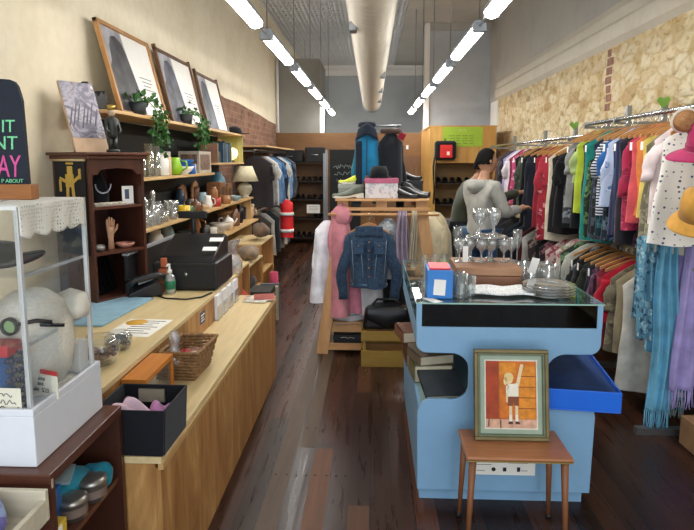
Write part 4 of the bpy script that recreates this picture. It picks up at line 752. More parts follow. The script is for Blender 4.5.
# ================================================================== CLOTHES
def garment(kind, label, loc, W, Ln, m, sl='short', th=.05, fl=1.05, rz=0, seed=0, slm=None, drop=.15, group=None, collar=None, buttons=None, fold=1.0, cat=None, waist=.06, slw=.047, strap=False, sot=None):
    q = random.Random(seed * 7 + 3); r = thing(kind, label, cat or kind.replace('_', ' '), loc, rz, group)
    n, g = 16, 44; ph = [q.random() * 6.28 for _ in range(4)]; f1, f2 = 14 + q.random() * 8, 28 + q.random() * 12
    vs = []
    for i in range(n + 1):
        t_ = i / n; a0 = W / 2 * (1 + (fl - 1) * t_ - waist * math.sin(PI * min(1, t_ * 1.6)))
        if strap: a0 *= min(1, .62 + t_ * 2.4)
        b_ = .010 + (th - .010) * min(1, t_ * 5) * (1 + .35 * t_)
        for j in range(g):
            p = 2 * PI * j / g; c_, s_ = math.cos(p), math.sin(p); x = a0 * (abs(c_) ** .8) * (1 if c_ >= 0 else -1); xx = abs(x) / (W / 2)
            am = fold * .018 * min(1, t_ * 2.2)
            y = b_ * s_ + am * math.sin(x * f1 + ph[0] + t_ * 1.5) + am * .5 * math.sin(x * f2 + ph[1]) + .012 * math.sin(t_ * 5 + ph[2]) * t_
            z = -Ln * t_ - drop * max(0, xx - .22) ** 1.1 * (1 - t_) ** 2.2 + .008 * math.sin(x * 20 + ph[3]) * t_
            vs.append((x, y, z))
    k = MB(); fs = [(i * g + j, i * g + (j + 1) % g, (i + 1) * g + (j + 1) % g, (i + 1) * g + j) for i in range(n) for j in range(g)]
    h = g // 2; fs += [(j, j + 1, (g - j - 1) % g, (g - j) % g) for j in range(1, h)]
    k.add(vs, fs, None, True); k.build('body', m, r)
    if sl != 'none':
        for sd in (-1, 1):
            x0 = sd * (W / 2 - .035); z0 = -drop - .02
            ln_ = {'short': .20, 'half': .32, 'long': min(.56, Ln * 1.06)}[sl]; ot = sot if sot is not None else {'short': .035, 'half': .03, 'long': .025}[sl]
            pts = []; rs = []; N_ = 9
            for i in range(N_):
                u = i / (N_ - 1); pts.append((x0 + sd * (ot * min(1, u * 1.8) + .01 * math.sin(u * 9 + ph[1])), .012 * math.sin(u * 7 + ph[0]), z0 + .03 - ln_ * u)); rs.append(slw * (1 - .3 * u if sl == 'long' else 1 - .05 * u) * (.8 + .2 * min(1, u * 3)) * (1 + .07 * math.sin(u * 22 + ph[2])))
            MB().tube(pts, rs, 14, True, 1.0 if True else 1, .55).build('sleeve', slm or m, r)
    if collar:
        k = MB(); k.tube([(.07 * math.cos(a), -.012 + .022 * math.sin(a), .012 - .03 * max(0, -math.sin(a))) for a in [2 * PI * i / 18 for i in range(19)]], .013, 8, False); k.build('collar', collar, r)
    if buttons:
        k = MB(); [k.lathe([(.001, -.003), (.007, -.002), (.007, .002), (.001, .003)], 8, (0, 0, 0), Matrix.Translation((0, -th * .9 - .012, -.1 - i * .1)) @ Matrix.Rotation(PI / 2, 4, 'X')) for i in range(int(Ln / .1) - 1)]; k.build('button', buttons, r)
    return r
def hanger(label, loc, W, rz=0, group=None, m=None, rail=.075):
    r = thing('coat_hanger', label, 'hanger', loc, rz, group)
    out = []; n = 12
    top = [(-W / 2 + W * i / n, -.085 * abs(2 * i / n - 1) ** 1.25 + .012) for i in range(n + 1)]
    out = top + [(x, z - .022 - .008 * (1 - abs(2 * x / W))) for x, z in reversed(top)]
    MB().prism(out, .016, Matrix.Translation((0, -.008, 0))).build('shoulder_bar', m or HANGW, r, bev=.004)
    MB().tube([(0, 0, .005), (0, 0, rail - .035), (.016, 0, rail - .02), (.018, 0, rail + .004), (0, 0, rail + .016), (-.017, 0, rail + .004)], .0026, 6).build('hook', CHROME, r)
    return r
def FAB(c1, pat='plain', c2=None, c3=None, sc=30): return cloth(f'fab {c1} {pat} {c2} {c3} {sc}', c1, c2, pat, sc, c3)
TAGM = mat('paper tag', 'f4f2ee', .7, var=.02)
# ================================================================== RIGHT RACKS
RX = 1.86
def pickets(name, label, y0, y1, zt, zl, posts, group=None):
    r = thing(name, label, 'clothes rack', (RX, (y0 + y1) / 2, 0), 0, group)
    MB().tube([(RX, y0, zt), (RX, y1, zt)], .015, 12).build('top_rail', CHROME, r, True)
    if zl:
        MB().tube([(RX, y0 + .45, zl), (RX, y1, zl)], .014, 12).build('lower_rail', STEEL, r, True)
    for y in posts:
        MB().bb(2.19, 2.23, y - .02, y + .02, 0, zt + .16).build('upright', STEEL, r, True, .003)
        MB().bb(RX - .02, 2.19, y - .010, y + .010, zt - .035, zt - .015).bb(RX - .02, RX - .005, y - .01, y + .01, zt - .02, zt + .012).build('arm', STEEL, r, True)
        MB().bb(RX - .02, 2.19, y - .010, y + .010, (zl or 1) - .035, (zl or 1) - .014).build('arm', STEEL, r, True)
        MB().bb(RX - .25, 2.25, y - .025, y + .025, 0, .04).build('foot', STEEL, r, True)
    return r
fr_ = pickets('clothes_rack', 'chrome two tier clothes rack along the stone wall, nearer one', 3.3, 5.22, 1.955, 1.04, (3.42, 4.58, 5.20))
bk_ = pickets('clothes_rack', 'grey two tier clothes rack along the stone wall, farther one', 5.26, 9.3, 1.86, 1.0, (5.62, 6.5, 7.6, 9.2))
k = MB()
for i in range(53): k.lathe([(.0155, -.004), (.017, 0), (.0155, .004)], 10, M=Matrix.Translation((RX, 3.3 + i * .036, 1.955)) @ Matrix.Rotation(PI / 2, 4, 'X'))
k.build('notches', STEEL, fr_, True)
MB().tube([(1.62, 3.50, 1.185), (2.2, 3.50, 1.185)], .012, 8).build('scarf_bar', CHROME, fr_, True)
for i, (y, lb) in enumerate([(4.53, 'green leaf shaped tag on the rack upright nearer the camera'), (6.45, 'green leaf shaped tag on the rack upright farther away')]):
    r = thing('leaf_tag', lb, 'tag', (2.165 if i == 0 else 2.165, y - .03, 2.06 if i == 0 else 2.0)); g_ = mat('tag green', '7fb24a', .5)
    MB().prism([(-.05, .03), (-.035, .055), (-.015, .055), (0, .035), (.015, .055), (.04, .06), (.05, .035), (.03, .0), (.0, -.03)], .01).build('leaf', g_, r, bev=.003)
# --- garments: (left edge px, width, length, material, sleeve, label, extras)
def left_y(px, xl): return xl * 580 / (px - 372) * 1.0
G1 = [  # front rack, top rail, near -> far
 (651, .44, .62, FAB('efece6', 'dots', '4a5470', sc=34), 'none', 'white sleeveless dress', 'white dress printed with small dark motifs at the near end of the top rail', dict(fl=1.25, th=.06)),
 (638, .44, .56, FAB('ead9da'), 'short', 'pale pink tee', 'pale pink short sleeved top beside the white printed dress', dict(sot=.06)),
 (634, .40, .64, FAB('86836f', 'floral', '5e5a48', 'a29c84', 34), 'short', 'mottled knit', 'mottled olive grey knitted dress left of the pale pink top', {}),
 (629, .40, .50, FAB('dcc468'), 'none', 'mustard top', 'pale mustard yellow top on the nearer rack', {}),
 (624, .40, .46, FAB('d9854a'), 'none', 'orange top', 'bright orange top on the nearer rack', {}),
 (619, .42, .58, FAB('d0555e'), 'none', 'coral dress', 'coral pink dress on the nearer rack', {}),
 (614, .42, .64, FAB('a92f4f', 'floral', '7c2440', 'c4566a', 24), 'half', 'crimson dress', 'crimson patterned dress on the nearer rack', {}),
 (609, .42, .66, FAB('25232c'), 'none', 'black dress', 'plain black dress between the crimson and striped ones', {}),
 (604, .42, .62, FAB('2b2f47', 'stripe', '3c4566', sc=70), 'none', 'navy dress', 'dark navy fine striped dress on the nearer rack', {}),
 (598, .43, .50, FAB('aebbd6', 'floral', '5e77a8', 'd9dfea', 26), 'half', 'blue blouse', 'pale blue patterned blouse with loose sleeves on the nearer rack', dict(fl=1.2)),
 (594, .40, .45, FAB('2b62a0'), 'short', 'royal blue top', 'royal blue top on the nearer rack', {}),
 (590, .42, .55, FAB('1c2438', 'hoop', 'cfd3da', sc=90), 'short', 'striped top', 'navy and white striped top on the nearer rack', {}),
 (585, .42, .66, FAB('202a3c', 'floral', '44586e', '1a2130', 30), 'none', 'dark blue dress', 'dark blue flecked dress on the nearer rack', {}),
 (577, .43, .72, FAB('24877d'), 'none', 'teal dress', 'long teal green dress on the nearer rack', {}),
 (572, .40, .50, FAB('20312c', 'floral', '3f5a4a', '182420', 28), 'none', 'dark green top', 'dark green patterned top behind the teal dress', {}),
 (568, .42, .60, FAB('a9bb36'), 'none', 'lime top', 'long lime green top on the nearer rack', {}),
 (565, .42, .38, FAB('a9bb7a'), 'short', 'pale green tee', 'pale sage green tee behind the lime top', {}),
 (560, .42, .52, FAB('868583'), 'short', 'grey tee', 'grey short sleeved tee on the nearer rack', {}),
]
q = random.Random(3); nG = len(G1)
y = 3.36; ys = []
for i, (px, W, Ln, m_, sl, sh, lb, ex) in enumerate(G1):
    yy = max(left_y(px, 1.615), (ys[-1] + .055) if ys else 3.36); ys.append(yy)
    garment('dress' if 'dress' in lb else 'shirt', lb, (RX, yy, 1.875), W + .03 * q.random(), Ln + .10 * q.random() + .03, m_, sl, rz=q.gauss(0, .10), seed=i + 1, **ex)
    hanger(f'wooden hanger holding the {sh} on the nearer top rail', (RX, yy, 1.88), .40, q.gauss(0, .06), 'wooden hangers on the nearer top rail')
    if i in (3, 5, 8, 10, 13, 17):
        tg = tag(MB().box((0, 0, 0), (.002, .03, .05)).build('price_tag', TAGM), f'white paper price tag at the shoulder of the {sh}', 'price tag', None); tg.location = (RX - .235, yy - .035, 1.735)
EX = [(606, '3a2f3a', 'floral', '6d4a58', 'dark plum print'), (601, '1f2a44', 'floral', '4f6a94', 'navy print'), (591.5, '27303a', 'floral', '6b7f8c', 'slate print'), (587, '15303a', 'floral', '3f6f78', 'petrol print'), (581, '1a1d22', 'floral', '4d5560', 'charcoal print'), (574.5, '2c3a2c', 'floral', '6f8a5a', 'moss print'), (563, '1d1e22', 'plain', None, 'plain charcoal'), (557, '33373c', 'floral', '7c8288', 'grey flecked'), (631.5, '6f6a58', 'floral', '98917a', 'olive tweed'), (637.5, 'b9b6a2', 'plain', None, 'sage linen')]
for i, (px, c1, pat, c2, sh) in enumerate(EX):
    garment('dress', f'long {sh} dress hanging between the brighter tops on the nearer rack', (RX, left_y(px, 1.60), 1.85), .43, .74 + .05 * q.random(), FAB(c1, pat, c2, sc=26), 'none', rz=q.gauss(0, .08), seed=i + 600, th=.04)
G2 = [  # farther rack, top rail
 (551, .44, .62, FAB('1b1b1f'), 'short', 'black top', 'plain black short sleeved top at the near end of the farther rack', {}),
 (545, .42, .70, FAB('1f1c20'), 'none', 'black slip dress', 'black slip dress second on the farther rack', {}),
 (540, .42, .78, FAB('d3cab4'), 'none', 'cream dress', 'long cream dress on the farther rack', {}),
 (534, .44, .80, FAB('a02c3c', 'floral', '7a1f2c', 'c98f92', 26), 'half', 'red floral dress', 'long red floral dress on the farther rack', {}),
 (529, .42, .70, FAB('8c1f2e'), 'none', 'dark red dress', 'plain dark red dress behind the red floral one', {}),
 (523, .46, .72, FAB('1c1f2c'), 'long', 'navy coat', 'long navy black coat on the farther rack', dict(th=.07)),
 (517, .44, .72, FAB('17181c'), 'long', 'black coat', 'long black coat beside the navy one', dict(th=.07)),
 (513, .42, .58, FAB('3a4238', 'floral', '59624f', '23291f', 22), 'half', 'olive blouse', 'dark olive patterned blouse on the farther rack', {}),
 (509, .42, .56, FAB('1d1d20'), 'none', 'small black top', 'small black top left of the olive patterned blouse', {}),
 (505.5, .42, .60, FAB('c74d7a', 'floral', 'e6c9d2', '9c2f5c', 24), 'none', 'pink dress', 'pink and white patterned dress on the farther rack', {}),
 (503, .42, .60, FAB('7a2744'), 'none', 'plum dress', 'plum coloured dress beside the pink patterned one', {}),
 (500.5, .42, .5, FAB('d9d3d6'), 'short', 'white tee', 'white tee towards the far end of the farther rack', {}),
 (498, .42, .6, FAB('9c8fc0'), 'none', 'lilac dress', 'lilac dress towards the far end of the farther rack', {}),
 (496, .42, .6, FAB('2c2533'), 'short', 'dark purple top', 'dark purple top near the far end of the rack', {}),
 (494, .42, .6, FAB('42403f'), 'long', 'charcoal top', 'charcoal top last but one on the farther rack', {}),
 (491, .42, .6, FAB('5a4038'), 'long', 'brown top', 'brown top at the far end of the farther rack', {}),
]
for i, (px, W, Ln, m_, sl, sh, lb, ex) in enumerate(G2):
    yy = max(left_y(px, 1.615), (yp + .075) if i else 5.31); yp = yy
    garment('dress' if 'dress' in lb else ('coat' if 'coat' in lb else 'shirt'), lb, (RX, yy, 1.775), W, Ln + .1, m_, sl, rz=q.gauss(0, .12), seed=i + 40, **ex)
    if i < 8: hanger(f'wooden hanger holding the {sh} on the farther top rail', (RX, yy, 1.78), .40, q.gauss(0, .06), 'wooden hangers on the farther top rail')
    if i in (2, 4, 6, 8):
        tg = tag(MB().box((0, 0, 0), (.002, .03, .05)).build('price_tag', TAGM), f'white paper price tag on the {sh} of the farther rack', 'price tag'); tg.location = (RX - .235, yy - .04, 1.65)
G3 = [  # nearer rack, lower rail
 (3.80, .46, .82, FAB('cdc8bd', 'plain'), 'none', 'long cream cardigan', 'long cream ribbed cardigan at the near end of the lower rail', dict(th=.05)),
 (3.90, .44, .60, FAB('8d8067'), 'none', 'taupe dress', 'taupe sleeveless dress behind the cream cardigan', {}),
 (3.98, .44, .62, FAB('6d6553', 'floral', '8d8468', '514b3c', 26), 'short', 'khaki blouse', 'khaki flecked blouse on the lower rail', {}),
 (4.08, .46, .44, FAB('b51f33'), 'short', 'bright red top', 'bright red top on the lower rail', {}),
 (4.18, .46, .66, FAB('7c2634'), 'long', 'maroon cardigan', 'long maroon cardigan behind the bright red top', {}),
 (4.27, .46, .62, FAB('51324a', 'stripe', '6d4a5e', sc=60), 'short', 'plum striped top', 'plum striped top on the lower rail', {}),
 (4.37, .46, .64, FAB('1f2230'), 'long', 'navy jacket with trim', 'navy jacket with pale trim on the lower rail', {}),
 (4.48, .46, .62, FAB('2b2f26'), 'short', 'dark olive top', 'dark olive top on the lower rail', {}),
 (4.60, .46, .60, FAB('17181b'), 'short', 'black tee', 'black tee with white tags on the lower rail', {}),
 (4.74, .46, .62, FAB('1b1d20', 'floral', '8d9096', '2a2c30', 20), 'short', 'black flecked tee', 'black tee with grey fleck print on the lower rail', {}),
 (4.90, .46, .56, FAB('a9aaa0'), 'long', 'pale grey jumper', 'pale grey jumper on the lower rail', {}),
 (5.05, .44, .58, FAB('23362a', 'floral', '6f8f6a', '1b261f', 18), 'none', 'green leaf dress', 'green leaf print dress at the far end of the lower rail', {}),
 (5.20, .44, .62, FAB('c9bfb4', 'floral', 'b06a72', '7d8a6c', 20), 'none', 'cream floral dress', 'cream floral dress beside the green leaf print dress', {}),
]
for i, (yy, W, Ln, m_, sl, sh, lb, ex) in enumerate(G3):
    garment('dress' if 'dress' in lb else ('jacket' if 'jacket' in lb else 'shirt'), lb, (RX, yy, .955), W, Ln, m_, sl, rz=q.gauss(0, .10), seed=i + 80, **ex)
    if 4.05 < yy < 4.8: hanger(f'wooden hanger holding the {sh} on the lower rail', (RX, yy, .962), .43, q.gauss(0, .06), 'wooden hangers on the lower rail')
    if i in (6, 8, 9):
        tg = tag(MB().box((0, 0, 0), (.002, .03, .055)).build('price_tag', TAGM), f'white paper price tag on the {sh} of the lower rail', 'price tag'); tg.location = (RX - .24, yy - .04, .82)
G4 = [(5.45, 'b9a5a0', 'floral', '8d3c4a', 'white and red floral dress on the farther lower rail'), (5.65, '2a2428', 'floral', '8a5a62', 'black floral dress on the farther lower rail'), (5.85, '1c1c1f', 'plain', None, 'plain black dress on the farther lower rail'), (6.1, '3a2d30', 'floral', '8c7d72', 'brown flower print dress on the farther lower rail'),
      (6.35, 'c2c0b8', 'plain', None, 'pale grey trousers on the farther lower rail'), (6.55, '4a1a24', 'plain', None, 'wine red dress on the farther lower rail'), (6.8, '22252b', 'plain', None, 'charcoal dress on the farther lower rail'), (7.1, '1d2733', 'plain', None, 'dark denim dress on the farther lower rail'), (7.5, '2b2b2b', 'plain', None, 'faded black dress on the farther lower rail'), (8.0, '33383f', 'plain', None, 'slate dress on the farther lower rail')]
for i, (yy, c1, pat, c2, lb) in enumerate(G4):
    garment('dress', lb, (RX, yy, .915), .46, .66 + .1 * q.random(), FAB(c1, pat, c2, sc=20), 'none', rz=q.gauss(0, .12), seed=i + 120)
# ring handled straw hat, pink hat, mustard hat on rack end
MB().tube([(RX, 3.3, 1.955), (RX - .14, 3.10, 1.955), (RX - .22, 3.06, 1.885)], .008, 8).build('hat_hook', CHROME, fr_, True)
MB().tube([(RX + .34, 3.42, 1.72), (RX + .1, 3.10, 1.74), (RX - .17, 3.01, 1.73)], .007, 8).build('hat_hook', CHROME, fr_, True)
MB().tube([(RX + .34, 3.42, 1.46), (RX + .1, 3.08, 1.46), (RX - .19, 3.0, 1.45)], .007, 8).build('hat_hook', CHROME, fr_, True)
def hat(label, loc, rot, m, h, rad, brim, band=None, dr=.02):
    r = thing('hat', label, 'hat', loc); r.rotation_euler = rot
    MB().lathe([(rad, 0), (rad * .98, h * .4), (rad * .86, h * .82), (rad * .5, h * .98), (.001, h)], 28).build('crown', m, r)
    MB().grid(lambda u, v: ((rad + (brim) * v) * math.cos(u * 2 * PI), (rad + brim * v) * math.sin(u * 2 * PI), -dr * v + .012 * v * math.sin(u * 4 * PI)), 40, 6).build('brim', m, r, solid=.005)
    if band: MB().lathe([(rad + .003, .004), (rad + .003, .03)], 28).build('hat_band', band, r)
    return r
FELT = cloth('pink felt', 'b62a63'); MUS = cloth('mustard cotton', 'd09a45')
hat('raspberry pink felt hat hanging at the near end of the rack', (1.67, 3.0, 1.70), (.22, -.12, .2), FELT, .16, .095, .085, cloth('pink band', '98214f'), .035)
hat('mustard yellow cotton bucket hat hanging below the pink hat', (1.66, 2.99, 1.375), (.45, -.25, 0), MUS, .15, .10, .05, None, .05)
r = thing('straw_basket_hat', 'white rimmed tan straw hat seen from beneath, on the rack top', 'hat', (1.575, 3.04, 1.845)); r.scale = (.7, .7, .7); r.rotation_euler = (-1.2, .25, 0)
MB().lathe([(.045, -.08), (.07, -.05), (.075, 0), (.09, .012), (.085, .02), (.062, .006), (.06, -.045), (.001, -.065)], 26).build('crown', mat('tan straw', 'a9794e', .8, var=.3, scale=70, bmp=.4), r); MB().tube([(.083 * math.cos(a), .083 * math.sin(a), .016) for a in [2 * PI * i / 24 for i in range(25)]], .012, 8, False).build('rim', cloth('white rim', 'e6ddd0'), r)
tg = tag(MB().box((0, 0, 0), (.032, .002, .055)).build('price_tag', TAGM), 'white paper price tag hanging from the pink felt hat', 'price tag'); tg.location = (1.67, 2.868, 1.665)
# scarves on the scarf bar
def scarf(label, x, y, zt, w, L1, L2, m, seed, fringe=True):
    r = thing('scarf', label, 'scarf', (x, y, zt)); q_ = random.Random(seed); a = q_.random() * 6
    def fn(u, v):
        l_ = v * (L1 + L2); xx = (u - .5) * w * (1 - .35 * math.exp(-((l_ - L2) / .25) ** 2)) + .012 * math.sin(l_ * 6 + a); pl = .020 * math.sin(u * 17 + a + l_ * 1.3) + .009 * math.sin(u * 31 + a)
        if l_ < L2: return (xx, .035 + pl, -(L2 - l_))
        return (xx, -.035 + pl if l_ > L2 + .03 else 0.0 + pl * .3, .016 if l_ < L2 + .03 else -(l_ - L2 - .03))
    MB().grid(fn, 40, 60).build('scarf_cloth', m, r, solid=.004)
    if fringe:
        k = MB()
        for i in range(22):
            x_ = (i / 21 - .5) * w * .97 + .012 * math.sin((L1 + L2) * 6 + a); y_ = -.035 + .02 * math.sin((i / 21) * 17 + a + (L1 + L2) * 1.3); k.tube([(x_, y_, -L1 + .035), (x_ + .004 * math.sin(i), y_, -L1 - .03), (x_ + .008 * math.sin(i * 2), y_, -L1 - .085)], .0035, 5)
        k.build('fringe', m, r)
scarf('blue and teal patterned scarf, leftmost of those on the bar', 1.66, 3.50, 1.185, .13, .64, .5, FAB('5f93ab', 'floral', '234c66', 'a9c3cc', 34), 1, False)
scarf('long turquoise blue scarf with a fringe on the bar', 1.745, 3.47, 1.185, .13, 1.08, .7, FAB('6fb0cd'), 2)
scarf('wide lilac scarf with a fringe on the bar', 1.915, 3.44, 1.185, .25, .93, .7, FAB('a598ce'), 3)
scarf('teal grey scarf with pale fringe behind the lilac one', 1.87, 3.56, 1.185, .20, 1.04, .6, FAB('5c8a96', 'plaid', '8ab0b5', 'c9c6bd', 30), 4)
r = thing('striped_garment', 'black and white striped skirt behind the scarves', 'skirt', (2.05, 3.62, 1.15)); MB().lathe([(.10, 0), (.14, -.3), (.17, -.85), (.16, -.85), (.13, -.3), (.09, 0)], 30, flute=.07, fk=9).build('skirt_body', FAB('23242a', 'hoop', '9fa2a8', sc=120), r)
r = thing('cardboard_box', 'brown cardboard box on the floor at the right edge', 'box', (2.02, 3.12, 0), .02); CB = mat('cardboard', '9a7350', .8); MB().bb(-.2, .22, -.2, .2, 0, .17).build('carton', CB, r, bev=.003); MB().bb(-.2, .22, -.015, .015, .17, .171).build('tape', mat('tape', 'b48e66', .3), r)
# ================================================================== BLUE GLASS CABINET
BLU = mat('powder blue paint', '83add0', .42, var=.03); BLUI = mat('grey green lining', '8fa9a6', .6, var=.05)
GX0, GX1, GY0, GY1, GT = .21, 1.055, 2.62, 3.78, 1.0
cab = thing('glass_top_cabinet', 'powder blue shop cabinet with a glass display top in the middle', 'cabinet', (.645, 3.15, 0))
def arc(cx, cz, rx, rz, a0, a1, n=8): return [(cx + rx * math.cos(a0 + (a1 - a0) * i / n), cz + rz * math.sin(a0 + (a1 - a0) * i / n)) for i in range(n + 1)]
F0, F1 = .21, 1.055; c0, c1 = .45, .82
out = [(F0 + .015, .08), (F1 - .015, .08), (F1 - .01, .46)] + arc(F1 - .075, .46, .065, .075, 0, PI / 2) + [(c1 + .10, .535)] + arc(c1 + .07, .60, .075, .065, -PI / 2, -PI, 6) + [(c1 - .005, .66)] + arc(c1 + .08, .68, .085, .08, PI, PI / 2, 6) + [(F1 - .06, .76)] + arc(F1 - .05, .81, .05, .05, -PI / 2, 0, 6) + [(F1, .885), (F0, .885)] + arc(F0 + .05, .81, .05, .05, PI, PI * 1.5, 6) + [(c0 - .08, .76)] + arc(c0 - .08, .68, .085, .08, PI / 2, 0, 6) + [(c0 + .005, .60)] + arc(c0 - .07, .60, .075, .065, 0, -PI / 2, 6) + [(F0 + .075, .535)] + arc(F0 + .075, .46, .065, .075, PI / 2, PI, 8)
MB().prism(out, .02, Matrix.Translation((0, GY0, 0))).build('front_panel', BLU, cab, True, .004)
MB().prism(out, .02, Matrix.Translation((0, GY1 - .02, 0))).build('back_panel', BLU, cab, True)
MB().bb(F0 + .015, F0 + .03, GY0 + .02, GY1 - .02, .08, .50).build('side_panel', BLU, cab, True); MB().bb(F1 - .03, F1 - .015, GY0 + .02, GY1 - .02, .08, .50).build('side_panel', BLU, cab, True)
MB().bb(F0 + .03, F1 - .03, GY0 + .02, GY1 - .02, .49, .505).build('shelf', BLUI, cab, True)
k = MB().bb(c0 + .12, c1 - .12, GY0 + .02, GY1 - .02, .505, .84); k.build('centre_divider', mat('deep blue lining', '2b4f86', .6), cab, True)
MB().bb(F0 + .03, F1 - .03, GY0 + .06, GY1 - .06, 0, .085).build('plinth', BLU, cab, True)
for x_ in (F0 + .005, F1 - .02): MB().bb(x_, x_ + .015, GY0 + .02, GY1 - .02, .78, .885).build('side_apron', BLU, cab, True)
MB().bb(F0 + .02, F1 - .02, GY0 + .02, GY1 - .02, .845, .87).build('display_floor', BLU, cab, True)
for x in (F0, F1 - .024):
    for y in (GY0, GY1 - .024): MB().bb(x, x + .024, y, y + .024, .885, GT - .006).build('corner_post', BLU, cab, True)
VEL = cloth('black display cloth', '0e1016')
MB().grid(lambda u, v: (F0 + .03 + (F1 - F0 - .06) * u, GY0 + .03 + (GY1 - GY0 - .06) * v, .885 + .012 * math.sin(u * 9 + v * 4) * math.sin(v * 7)), 30, 30).build('display_cloth', VEL, cab, True, solid=.004); MB().grid(lambda u, v: (F0 + .026 + (F1 - F0 - .052) * u, GY0 + .020 + .003 * math.sin(u * 40), .887 + .10 * v), 60, 3).build('display_cloth', VEL, cab, True, solid=.003)
PANE = thin_glass('cabinet glass', 'dcebe8', .10, .02); GEDGE = mat('green glass edge', '9cc4b8', .2, var=.05)
MB().bb(F0 + .024, F1 - .024, GY0 + .004, GY0 + .009, .886, GT - .007).build('front_glass', thin_glass('front pane', '6b7478', .025, .0, .02, .12), cab, True)
for x_ in (F0 + .004, F1 - .009): MB().bb(x_, x_ + .005, GY0 + .024, GY1 - .024, .886, GT - .007).build('side_glass', PANE, cab, True)
MB().bb(F0 - .004, F1 + .004, GY0 - .004, GY1 + .004, GT - .006, GT).build('top_glass', PANE, cab, True)
k = MB().bb(F0 - .0055, F1 + .0055, GY0 - .0055, GY0 - .004, GT - .006, GT).bb(F0 - .0055, F0 - .004, GY0 - .0055, GY1 + .005, GT - .006, GT).bb(F1 + .004, F1 + .0055, GY0 - .0055, GY1 + .005, GT - .006, GT); k.build('glass_edge', GEDGE, cab, True)
# inside the display: a few pieces of jewellery cards
for i, (x, y) in enumerate([(.30, 2.95), (.42, 3.15), (.34, 3.4), (.9, 2.9), (.95, 3.2)]):
    tag(MB().box((x, y, .908), (.08, .06, .006), (0, 0, .3 * i)).build('jewellery_card', mat('ivory card', 'dcd9cf', .6)), f'pale jewellery card inside the blue display top, {["near left corner", "left side", "far left", "near right corner", "right side"][i]}', 'card')
# stuff on the open shelf
def book(label, x, y, z, w, d, h, c_, rz, tilt=0):
    r = thing('book', label, 'book', (x, y, z)); r.rotation_euler = (tilt, 0, rz)
    MB().bb(-w / 2 + .004, w / 2 - .004, -d / 2 + .004, d / 2 - .004, .004, h - .004).build('pages', mat('old pages', 'c9bfa5', .8), r)
    MB().bb(-w / 2, w / 2, -d / 2, d / 2, 0, .004).bb(-w / 2, w / 2, -d / 2, d / 2, h - .004, h).bb(-w / 2, -w / 2 + .004, -d / 2, d / 2, 0, h).build('cover', mat('cover' + c_, c_, .5, var=.2), r)
book('thin dark slate folder leaning at the near left of the blue cabinet', .35, 2.80, .535, .2, .24, .018, '3b4249', .12, .2)
book('olive brown book behind the slate folder in the blue cabinet', .315, 3.0, .507, .2, .2, .09, '6d6a4c', .1)
book('grey brown book on top of the olive one in the blue cabinet', .315, 3.0, .598, .19, .19, .05, '6f6353', .3)
book('dark red brown book at the back of the cabinet shelf', .275, 3.25, .507, .16, .22, .14, '5b352c', .05)
book('brown leather album on top of the dark red book', .255, 3.22, .648, .2, .2, .06, '7d5340', .2)
r = thing('blue_tub', 'bright blue plastic tray sticking out of the right of the cabinet', 'tray', (.99, 2.95, .509), 0); r.rotation_euler = (0, .0, -.12)
TB = mat('bright blue plastic', '1d6be0', .35, var=.03); k = MB().bb(-.15, .19, -.38, .33, 0, .008).bb(-.15, .19, -.38, -.372, .008, .10).bb(-.15, .19, .322, .33, .008, .10).bb(-.15, -.142, -.372, .322, .008, .10).bb(.182, .19, -.372, .322, .008, .10); k.build('tray_body', TB, r, bev=.003)
MB().bb(-.142, .182, -.372, .322, .06, .075).build('liner', mat('blue liner', '24477f', .5, var=.25), r)
# ---- objects on top of the glass
G0 = GT + .001
r = thing('box', 'blue box with a bright red top and white tag on the glass', 'box', (.325, 2.79, G0), -.04); MB().bb(-.058, .062, -.10, .10, 0, .135).build('carton', mat('box royal blue', '2f7fd0', .4, var=.06), r, bev=.003); MB().bb(-.048, .052, -.085, .085, .135, .143).build('red_top', mat('box red top', 'd3263a', .45), r, bev=.003)
MB().box((.0, -.103, .055), (.055, .002, .075), (0, .06, 0)).build('price_tag', TAGM, r)
for i, (x, y, h, rd, lb) in enumerate([(.425, 2.71, .115, .032, 'tall clear tumbler in front of the wooden box, leftmost'), (.475, 2.76, .10, .03, 'clear tumbler between the blue box and the lace cloth'), (.425, 2.80, .11, .03, 'clear tumbler against the corner of the blue box')]): ware('tumbler', lb, (x, y, G0), h, rd, GLASS)
tag(MB().box((.285, 2.655, G0 + .002), (.05, .10, .001), (0, 0, .5)).build('price_tag', TAGM), 'white paper tag lying on the near left of the glass top', 'price tag')
r = thing('wooden_case', 'flat brown wooden canteen case in the middle of the glass top', 'box', (.61, 3.12, G0), -.03); MB().bb(-.165, .165, -.16, .16, 0, .055).build('case_body', wood('canteen wood', '7a4b33', '9a6a4c', 'x', 8), r, bev=.003); MB().bb(-.168, .168, -.163, .163, .058, .100).build('lid', wood('canteen lid', '8a5a3f', 'b98d66', 'x', 6), r, bev=.004)
WT = G0 + .102
def wineglass(label, x, y, z, s=1., group=None): return ware('goblet', label, (x, y, z), .125 * s, .034 * s, CUT, 0, 'wine glass', group)
wx = [(.475, 3.12), (.535, 3.16), (.595, 3.13), (.655, 3.16), (.715, 3.13), (.765, 3.17), (.56, 3.25), (.66, 3.25)]
for i, (x, y) in enumerate(wx): wineglass('cut wine glass standing on the wooden case under the glass plate', x, y, WT, 1.0, 'wine glasses under the plate')
tag(MB().lathe([(.001, 0), (.10, .001), (.115, .008), (.10, .010), (.001, .007)], 30, (.63, 3.19, WT + .127)).build('glass_plate', CUT), 'round glass plate balanced on the lower tier of wine glasses', 'plate')
for i, (x, y, lb) in enumerate([(.585, 3.16, 'large wine goblet on the glass plate, left of the front two'), (.665, 3.16, 'large wine goblet on the glass plate, right of the front two'), (.60, 3.25, 'large wine goblet on the glass plate, behind the left one'), (.68, 3.25, 'large wine goblet on the glass plate, behind the right one')]): wineglass(lb, x, y, WT + .136, 1.15)
